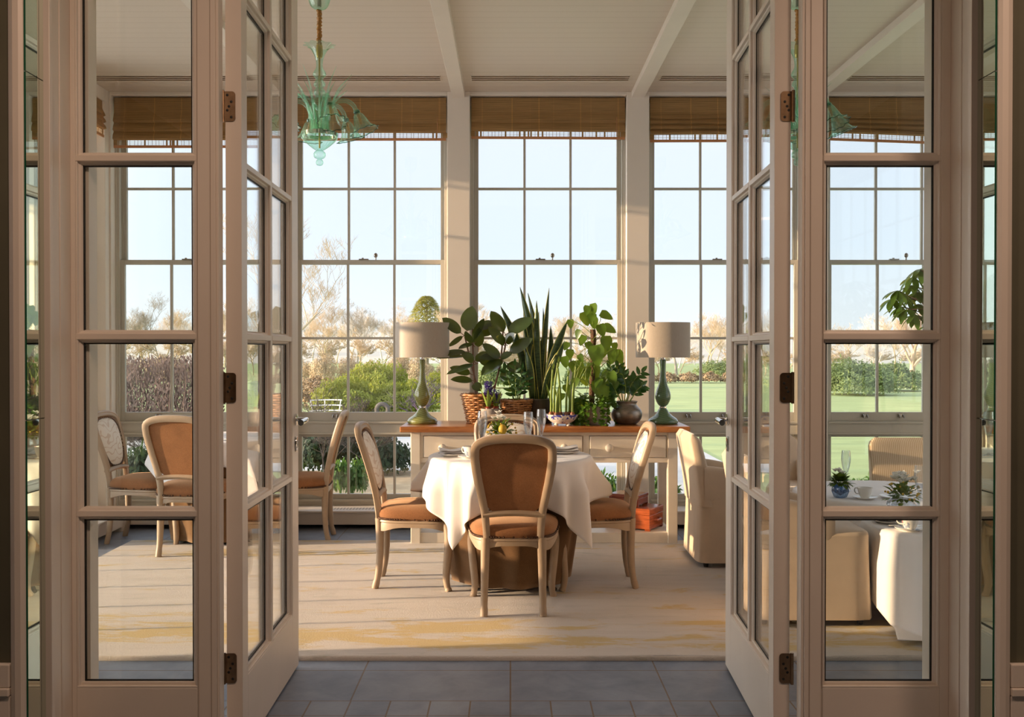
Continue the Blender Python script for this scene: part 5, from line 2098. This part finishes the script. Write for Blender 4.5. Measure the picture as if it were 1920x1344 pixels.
def chandelier():
    t = empty('chandelier')
    # local z = 0 at the ceiling
    rib = lambda r, z, a: r * (1 + .035 * cos(10 * a))
    MB().lathe(sm([(0, -.165), (.022, -.163), (.048, -.145), (.062, -.105), (.064, -.05), (.058, 0)]), 40, None, rib).build('canopy', M['aqua'], t, smooth=40)
    MB().lathe([(0, -.15), (.012, -.15), (.012, -.02), (.03, 0)], 16).build('canopy_fitting', M['steel'], t)
    m = MB()
    rn = random.Random(9)
    pts = [(rn.uniform(-.003, .003), rn.uniform(-.003, .003), -.165 - .21 * i / 30) for i in range(31)]
    m.tube(pts, [.013 + .003 * sin(i * 2.1) + rn.uniform(-.001, .002) for i in range(31)], 10)
    m.build('cord_sleeve', M['gold_cord'], t, smooth=60)
    fl = lambda r, z, a: r * (1 + (.10 * max(0, (r - .045) / .04) + .02) * cos(10 * a))
    MB().lathe([(.020, -.458), (.024, -.44), (.032, -.42), (.046, -.395), (.064, -.375), (.086, -.368)], 60, None, fl).build('crown_cup', M['aqua'], t, smooth=60)
    MB().lathe([(0, -.445), (.016, -.44), (.020, -.42), (.018, -.37)], 16).build('cup_fitting', M['brass'], t)
    prof = [(.020, -.458), (.018, -.475), (.020, -.50), (.034, -.525), (.037, -.54), (.026, -.555), (.018, -.565), (.024, -.575), (.033, -.592), (.032, -.60), (.020, -.612),
            (.026, -.625), (.034, -.64), (.026, -.655), (.018, -.662), (.030, -.675), (.042, -.698), (.040, -.715), (.022, -.735), (.018, -.76), (.018, -.87)]
    MB().lathe(sm(prof), 40, None, rib).build('stem', M['aqua'], t, smooth=60)
    MB().tube([(0, 0, -.44), (0, 0, -.96)], .005, 8).build('rod', M['brass'], t)
    MB().lathe([(.090, -.870), (.0975, -.870), (.0975, -.893), (.090, -.893)], 40).build('collar', M['chrome'], t, smooth=30)
    ribs = lambda r, z, a: r * (1 + .05 * cos(16 * a))
    MB().lathe([(.098, -.868), (.101, -.885), (.098, -.905), (.080, -.925), (.055, -.948), (.034, -.965), (.022, -.972)], 64, None, ribs).build('bowl', M['aqua'], t, smooth=60)
    MB().lathe(sm([(.014, -.970), (.030, -.985), (.034, -1.0), (.028, -1.015), (.012, -1.024), (.018, -1.032), (.021, -1.045), (.014, -1.058), (0, -1.062)]), 40, None, ribs).build('finial', M['aqua'], t, smooth=60)
    for k in range(6):
        a = radians(-4 + 60 * k)
        Ma = RZ(a)
        arm = MB().tube(bez([(.03, 0, -.875), (.045, 0, -.78), (.085, 0, -.705), (.15, 0, -.690), (.195, 0, -.715), (.213, 0, -.748)], 6), [.008] + [.0125] * 30, 12, True, Ma).build('arm', M['aqua'], t, smooth=60)
        tilt = T(.213, 0, -.745) @ Matrix.Rotation(radians(-22), 4, 'Y')
        flu = lambda r, z, a_: r * (1 + (.055 * max(0, (r - .03) / .045) + .02) * cos(11 * a_))
        sh = MB().lathe([(.014, 0), (.020, -.012), (.016, -.020), (.028, -.034), (.038, -.065), (.046, -.095), (.060, -.118), (.080, -.132)], 72, Ma @ tilt, flu).build('glass_shade', M['aqua'], arm, smooth=60)
        rimp = []
        for i in range(91):
            q = 2 * pi * i / 90
            rr = flu(.0805, 0, q)
            rimp.append((rr * cos(q), rr * sin(q), -.1325))
        MB().tube(rimp, .0022, 6, False, Ma @ tilt).build('shade_rim', M['aqua_rim'], sh)
        MB().lathe([(.013, -.005), (.018, -.008), (.018, -.020), (.010, -.022)], 14, Ma @ tilt).build('arm_collar', M['aqua_rim'], arm)
        MB().lathe([(.0085, -.02), (.009, -.07), (.006, -.085), (0, -.09)], 12, Ma @ tilt).build('candle_bulb', M['amber'], sh)
        # curling blade between the arms
        for dk, ht in ((.25, 1.0), (.75, .8)):
            a2 = a + dk * pi / 3
            c = bez([(.05 * cos(a2), .05 * sin(a2), -.872), (.055 * cos(a2), .055 * sin(a2), -.78), (.10 * cos(a2), .10 * sin(a2), -.872 + .24 * ht), (.185 * cos(a2), .185 * sin(a2), -.872 + .345 * ht)], 7)
            n_ = len(c)
            MB().tube(c, [.015 * (1 - (i / (n_ - 1)) ** 2) + .0015 for i in range(n_)], 8, True, None, .5).build('blade', M['aqua'], t, smooth=60)
    return t


c0 = chandelier()
c0.location = (-1.10, 5.75, ZC)
tag(c0, 'pale green glass chandelier hanging beside the left door leaf', 'chandelier', 'green glass chandeliers')
c1 = copy_tree(c0)
c1.location, c1.rotation_euler = (1.655, 5.75, ZC), (0, 0, .12)
tag(c1, 'pale green glass chandelier half hidden behind the right door post', 'chandelier', 'green glass chandeliers')

# ================================================================== outdoors
GZ = -.10
struct(MB().box((-90, 8.55, GZ - .3), (90, 140, GZ)).build('lawn', M['grass'], smooth=0), 'mown lawn outside the windows')
struct(MB().box((-14, 8.6, GZ - .1), (-.5, 12.6, GZ + .012)).build('path_gravel', M['gravel'], smooth=0), 'tan gravel path outside the left windows')
m = MB().box((-14, 12.6, GZ - .1), (1.0, 17.6, GZ + .016)).box((1.0, 9.6, GZ - .1), (2.9, 15.7, GZ + .016))
struct(m.build('path_paved', M['paving'], smooth=0), 'pale paved garden path')
# far rise of land
m = MB()
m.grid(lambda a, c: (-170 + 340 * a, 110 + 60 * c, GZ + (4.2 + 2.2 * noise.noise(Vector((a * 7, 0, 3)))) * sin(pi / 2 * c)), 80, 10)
struct(m.build('hill', M['hill_haze'], smooth=80), 'low wooded rise beyond the lawn')


def bare_tree(seed, H, spread, levels=5, r0=.12, up=.35, kids=(2, 3), lean=0.0, crook=.25, rmin=.006):
    rn = random.Random(seed)
    m = MB()

    def grow(p, d, L, r, lev):
        n_ = 4 if lev < 2 else 3
        pts, q, dd = [p.copy()], p.copy(), d.copy()
        for i in range(n_ - 1):
            dd = (dd + Vector((rn.uniform(-1, 1), rn.uniform(-1, 1), rn.uniform(-.6, .8))) * crook).normalized()
            q = q + dd * (L / (n_ - 1))
            pts.append(q.copy())
        m.tube(pts, [r * (1 - .45 * i / (n_ - 1)) for i in range(n_)], 7 if lev == 0 else (5 if lev == 1 else 3), False)
        if lev >= levels:
            return
        for k in range(rn.randint(*kids)):
            t = rn.uniform(.45, 1.0) if lev else rn.uniform(.55, 1.0)
            f = t * (n_ - 1)
            j = min(n_ - 2, int(f))
            b_ = pts[j].lerp(pts[j + 1], f - j)
            a = rn.uniform(0, 2 * pi)
            side = Vector((cos(a), sin(a), 0))
            nd = (dd * .75 + side * spread + Vector((0, 0, up))).normalized()
            grow(b_, nd, L * rn.uniform(.55, .78), max(rmin, r * rn.uniform(.40, .58)), lev + 1)
        grow(pts[-1], (dd + Vector((rn.uniform(-.3, .3), rn.uniform(-.3, .3), .2))).normalized(), L * .7, r * .5, lev + 1)
    grow(Vector((0, 0, 0)), Vector((lean, 0, 1)).normalized(), H * .36, r0, 0)
    return m


def mesh_obj(me, name, x, y, z, rz=0.0, s=(1, 1, 1)):
    o = bpy.data.objects.new(name, me)
    COL.objects.link(o)
    o.location, o.rotation_euler, o.scale = (x, y, z), (0, 0, rz), s
    return o


def bush_mesh(seed, n, size, shell=.45, lump=.35, sq=(1, 1, 1)):
    """leaf cloud over a lumpy rounded crown of unit radius standing on z = 0"""
    rn = random.Random(seed)
    m = MB()
    off = Vector((seed * 3.1, 0, 0))
    for i in range(n):
        d = Vector((rn.gauss(0, 1), rn.gauss(0, 1), rn.gauss(0, 1))).normalized()
        if d.z < -.2:
            d.z = -d.z
        R = (1 + lump * noise.noise(d * 1.8 + off) + lump * .6 * noise.noise(d * 4.2 + off)) * (1 - shell * rn.random() ** 1.6)
        p = Vector((d.x * R * sq[0], d.y * R * sq[1], (.42 + .58 * d.z * R) * sq[2])) if d.z * R > -.7 else Vector((d.x * R, d.y * R, 0))
        nd = Vector((rn.gauss(0, 1), rn.gauss(0, 1), rn.gauss(0, .7))).normalized()
        m.leaf(p, nd, d + Vector((0, 0, .4)), size * rn.uniform(.7, 1.3), size * .62, .2, .2, 2, lambda t: (0.15, 1, 0.05)[int(round(t * 2))])
    lo = min(q[2] for q in m.v)
    m.v = [(q[0], q[1], q[2] - lo) for q in m.v]
    return m


# ---- big bare trees near the house
TAKEN = [(at(800, 700, 85.5).x, 85.5)]


def free(x, y, gap):
    return all((x - a) ** 2 + (y - b_) ** 2 > gap * gap for a, b_ in TAKEN)


def place_tree(mb, mat, px, D, label, name='bare_tree', rz=0.0, s=1.0, group=None):
    o = mb.build(name, mat, smooth=60)
    p = at(px, 700, D)
    TAKEN.append((p.x, D))
    o.location, o.rotation_euler, o.scale = (p.x, D, GZ), (0, 0, rz), (s, s, s)
    tag(o, label, 'tree', group)
    return o


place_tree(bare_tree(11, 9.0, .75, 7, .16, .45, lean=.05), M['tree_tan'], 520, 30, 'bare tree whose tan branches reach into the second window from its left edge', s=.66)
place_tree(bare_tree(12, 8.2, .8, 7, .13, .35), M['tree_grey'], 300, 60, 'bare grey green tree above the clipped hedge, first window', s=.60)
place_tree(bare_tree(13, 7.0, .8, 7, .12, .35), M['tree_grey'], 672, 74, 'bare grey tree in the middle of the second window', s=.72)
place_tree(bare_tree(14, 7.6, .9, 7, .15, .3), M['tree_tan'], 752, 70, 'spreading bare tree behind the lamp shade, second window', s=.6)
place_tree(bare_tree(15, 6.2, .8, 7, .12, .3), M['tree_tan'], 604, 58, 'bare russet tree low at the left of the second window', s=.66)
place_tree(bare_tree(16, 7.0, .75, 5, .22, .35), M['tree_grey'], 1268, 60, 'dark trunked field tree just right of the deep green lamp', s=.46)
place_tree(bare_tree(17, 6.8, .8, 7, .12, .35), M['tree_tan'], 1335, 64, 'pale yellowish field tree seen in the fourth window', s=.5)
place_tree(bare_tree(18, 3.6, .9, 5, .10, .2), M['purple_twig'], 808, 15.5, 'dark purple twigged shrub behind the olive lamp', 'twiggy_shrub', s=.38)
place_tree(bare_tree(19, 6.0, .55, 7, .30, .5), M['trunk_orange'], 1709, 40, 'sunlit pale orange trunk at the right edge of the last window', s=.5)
place_tree(bare_tree(20, 5.2, .8, 7, .10, .3), M['tree_haze'], 1640, 60, 'faint pinkish bare tree above the rounded laurel', s=.5)

# ---- distant belt of bare trees
base = [bare_tree(40 + k, 7.5, .75, 6, .13, .4, (2, 3), 0, .25, .012).build('distant_tree', M['tree_haze'] if k % 2 else M['tree_tan'], smooth=60) for k in range(4)]
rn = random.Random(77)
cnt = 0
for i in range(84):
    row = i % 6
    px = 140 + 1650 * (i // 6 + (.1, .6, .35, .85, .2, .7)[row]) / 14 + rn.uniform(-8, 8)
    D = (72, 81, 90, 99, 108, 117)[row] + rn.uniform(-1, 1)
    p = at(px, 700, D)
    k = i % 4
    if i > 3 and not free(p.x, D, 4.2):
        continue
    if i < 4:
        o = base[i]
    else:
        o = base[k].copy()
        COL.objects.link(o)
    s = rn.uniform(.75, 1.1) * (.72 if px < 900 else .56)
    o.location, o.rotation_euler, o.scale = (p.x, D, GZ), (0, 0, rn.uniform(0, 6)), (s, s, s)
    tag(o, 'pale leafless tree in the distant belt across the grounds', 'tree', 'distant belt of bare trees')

# ---- conifer
m = MB()
rn = random.Random(5)
for i in range(8000):
    t = rn.random() ** .75
    z = .6 + 5.5 * t
    R = 2.3 * (1 - t) ** .5 * (1 + .25 * noise.noise(Vector((z * 2, i % 7, 0)))) * (.55 + .45 * sqrt(rn.random())) + .05
    a = rn.uniform(0, 2 * pi)
    m.leaf((R * cos(a), R * sin(a), z), Vector((cos(a), sin(a), rn.uniform(-.4, .6))), Vector((0, 0, 1)), .24, .12, .2, .2, 2, lambda q: (.2, 1, .05)[int(round(q * 2))])
cf = empty('conifer', (at(800, 700, 85.5).x, 85.5, GZ))
m.build('crown', M['conifer'], cf, smooth=60)
MB().tube([(0, 0, 0), (0, 0, 6)], [.2, .05], 8).build('trunk', M['tree_grey'], cf)
tag(cf, 'rounded golden green conifer standing above the bare trees', 'tree')


# ---- shrubs and hedges
def bush(px, D, w, h, mat, seed, label, n=2600, size=.13, name='shrub', base_z=GZ, cat='shrub', group=None, depth=None):
    mb = bush_mesh(seed, n, size / max(.3, w))
    o = mb.build(name, mat, smooth=60)
    p = at(px, 700, D)
    o.location, o.scale, o.rotation_euler = (p.x, D, base_z), (w, depth or w, h), (0, 0, 0)
    tag(o, label, cat, group)
    return o


bush(640, 21.6, .75, 1.15, M['bush_lime'], 1, 'lime green shrub at the left of the second window', 11000, .052)
bush(700, 24.2, .95, 1.55, M['bush_lime'], 2, 'tallest lime green shrub in the middle of the second window', 14000, .054)
bush(757, 21.9, .70, 1.05, M['bush_lime'], 3, 'lime green shrub behind the olive lamp stem', 10000, .052)
bush(818, 26.5, .85, 1.15, M['bush_lime'], 14, 'lime green shrub beyond the purple twigs', 9000, .06)
bush(588, 27, .95, 1.0, M['far_brown'], 4, 'russet low shrub at the left edge of the second window', 5000, .08)
bush(1605, 34, 1.35, 1.55, M['bush_green'], 5, 'rounded laurel bush on the lawn, left half of the last window', 9000, .085)
bush(1672, 37.2, 1.1, 1.40, M['bush_green'], 6, 'lower laurel bush at the right of the rounded one', 7000, .085)
bush(1362, 52, 1.5, 1.35, M['bush_green'], 7, 'green laurel clump in the fourth window beside the door leaf', 5000, .11)
for i, px in enumerate((1210, 1250, 1290, 1330, 1370, 1410)):
    bush(px, 46, .46, .55, M['far_brown'], 20 + i, 'low brown field hedge section beyond the lawn', 3200, .075, 'field_hedge', GZ, 'hedge', 'brown field hedge beyond the lawn')
for i, px in enumerate((930, 1010, 1090, 1150)):
    bush(px, 40, .66, (1.1, 1.3, 1.2, .9)[i], M['bush_green'], 30 + i, 'green bush across the lawn behind the plants of the third window', 4500, .09, 'shrub', GZ, 'shrub', 'bushes across the lawn behind the potted plants')

# tan undergrowth below the distant trees, and thin scrub nearer
und = bare_tree(201, 2.0, 1.1, 6, .035, .1, (2, 3), 0, .3, .008).build('undergrowth_bush', M['tree_tan'], smooth=60)
rn = random.Random(31)
for i in range(39):
    px = 215 + 1560 * (i + .5) / 39
    D = (59, 63, 67)[i % 3] + rn.uniform(-.8, .8)
    if i and not free(at(px, 700, D).x, D, 2.4):
        continue
    o = und if i == 0 else und.copy()
    if i:
        COL.objects.link(o)
    s = rn.uniform(.95, 1.15)
    o.location, o.rotation_euler, o.scale = (at(px, 700, D).x, D, GZ), (0, 0, i * 1.3), (s * 1.25, s * 1.25, (1.5 if px < 900 else .9) * s)
    tag(o, 'tan bush in the undergrowth below the distant trees', 'shrub', 'tan undergrowth below the distant trees')

sc0 = bush_mesh(240, 7000, .055).build('scrub_bush', M['scrub'], smooth=60)
for i, px in enumerate((238, 285, 332, 560, 606, 652, 698, 744, 790, 836)):
    o = sc0 if i == 0 else sc0.copy()
    if i:
        COL.objects.link(o)
    o.location, o.rotation_euler, o.scale = (at(px, 700, 44).x, 44 + .9 * (i % 2), GZ), (0, 0, i * 2.1), (.62, .62, 1.35 + .22 * ((i * 5) % 3))
    tag(o, 'dry tan scrub bush between the garden shrubs and the distant trees', 'shrub', 'dry tan scrub beyond the garden shrubs')

# clipped beech hedge: twigs and brown leaves in a box
rn = random.Random(8)
m = MB()
hx0, hx1, hd, hh = -8.6, -4.95, .8, 1.36
for i in range(15000):
    p = Vector((rn.uniform(hx0, hx1), 17 + rn.uniform(-hd / 2, hd / 2), rn.uniform(0, 1) * hh * (1 + .05 * rn.uniform(-1, 1))))
    d = Vector((rn.gauss(0, .4), rn.gauss(0, .4), 1))
    m.leaf(p, d, Vector((0, -1, .3)), rn.uniform(.04, .10), .014 if i % 3 else .030, .1, .1, 2, lambda q: (.4, 1, .05)[int(round(q * 2))])
for i in range(150):
    x = rn.uniform(hx0, hx1)
    pts = [Vector((x, 17 + rn.uniform(-.3, .3), 0))]
    for k in range(4):
        pts.append(pts[-1] + Vector((rn.uniform(-.12, .12), rn.uniform(-.06, .06), hh / 4.2)))
    m.tube(pts, [.018, .014, .010, .007, .004], 4, False)
o = m.build('beech_hedge', M['beech'], smooth=60)
o.location = (0, 0, GZ)
tag(o, 'clipped russet beech hedge seen in the first window', 'hedge')

# border planting close to the glass
for i, (px, D, w, h, mt, lab) in enumerate((
        (262, 10.6, .34, .62, 'bush_dark', 'dark shrub low in the first window behind the chair backs'),
        (330, 10.9, .34, .60, 'bush_dark', 'dark shrub low in the first window next to the door post'),
        (590, 12.2, .42, .62, 'bush_dark', 'dark shrub low in the second window by the side on chair'),
        (655, 12.5, .50, .66, 'bush_dark', 'dark shrub low in the middle of the second window'),
        (722, 12.3, .40, .60, 'bush_dark', 'dark shrub low in the second window by the cream chair back'),
        (1135, 9.35, .20, .34, 'bush_near', 'bright leafy plant outside the glass, under the sideboard'),
        (1245, 9.35, .20, .32, 'bush_near', 'leafy plant outside the glass by the sideboard end'),
        (1592, 9.3, .17, .33, 'bush_near', 'leafy plant outside the last window beside the posy'),
        (1640, 9.3, .20, .36, 'bush_near', 'leafy plant outside the last window by the mullion'),
        (1665, 9.4, .16, .38, 'bush_near', 'leafy plant outside the last window by the striped armchair'),
        (630, 10.2, .15, .40, 'bush_near', 'green plant on the gravel beside the side on chair'),
        (668, 10.3, .14, .36, 'bush_near', 'green plant on the gravel, middle of the second window'))):
    bush(px, D, w * .8, h, M[mt], 60 + i, lab, 900 if mt == 'bush_near' else 1700, .085 if mt == 'bush_near' else .05, 'border_plant', GZ, 'plant')
for i, (px, D, s, lab) in enumerate(((612, 11.3, .45, 'bare twiggy shrub low in the second window, left pane'), (690, 12.0, .45, 'bare twiggy shrub low in the second window, middle pane'), (598, 13.6, .80, 'tall dark twigs rising across the second window'),
                                     (285, 11.4, .42, 'bare twiggy shrub low in the first window'))):
    place_tree(bare_tree(92, 1.6, .5, 4, .012, .5, (2, 3), 0, .2, .003) if i == 2 else bare_tree(90 + i, 2.3, .9, 5, .030, .25, (3, 4)), M['beech_dark'], px, D, lab, 'twiggy_shrub', 0, s)

# white wire garden chair and stone ring
g = empty('garden_chair', (at(612, 700, 15).x, 15.0, GZ), .3)
tag(g, 'white metal garden chair out on the paving', 'garden chair')
MB().lathe([(0, .42), (.20, .42), (.21, .43), (.20, .44), (0, .44)], 28).build('seat', M['white_metal'], g)
for k in range(4):
    a = pi / 4 + k * pi / 2
    MB().tube([(.17 * cos(a), .17 * sin(a), .42), (.24 * cos(a), .24 * sin(a), .016)], .011, 6).build('leg', M['white_metal'], g)
m = MB()
for z in (.62, .70, .78):
    m.tube([(.24 * cos(a), .20 * sin(a) + .02, z) for a in [pi * .05 + pi * .9 * i / 14 for i in range(15)]], .010, 6)
for q in (.1, .5, .9):
    a = pi * q
    m.tube([(.18 * cos(a), .17 * sin(a), .43), (.24 * cos(a), .20 * sin(a) + .02, .79)], .009, 6)
m.build('backrest', M['white_metal'], g)
rg = empty('garden_sculpture', (at(717, 765, 18.5).x, 18.5, GZ))
tag(rg, 'dark stone ring sculpture on a low block beyond the second window', 'sculpture')
zc_ = at(717, 768, 18.5).z - GZ
pts = [(.105 * cos(2 * pi * i / 40), 0, zc_ + .105 * sin(2 * pi * i / 40)) for i in range(41)]
MB().tube(pts, .043, 12, False).build('ring', M['ring_stone'], rg)
MB().box((-.2, -.13, .0), (.2, .13, zc_ - .16)).build('plinth', M['ring_stone'], rg, smooth=0, bevel=.01)
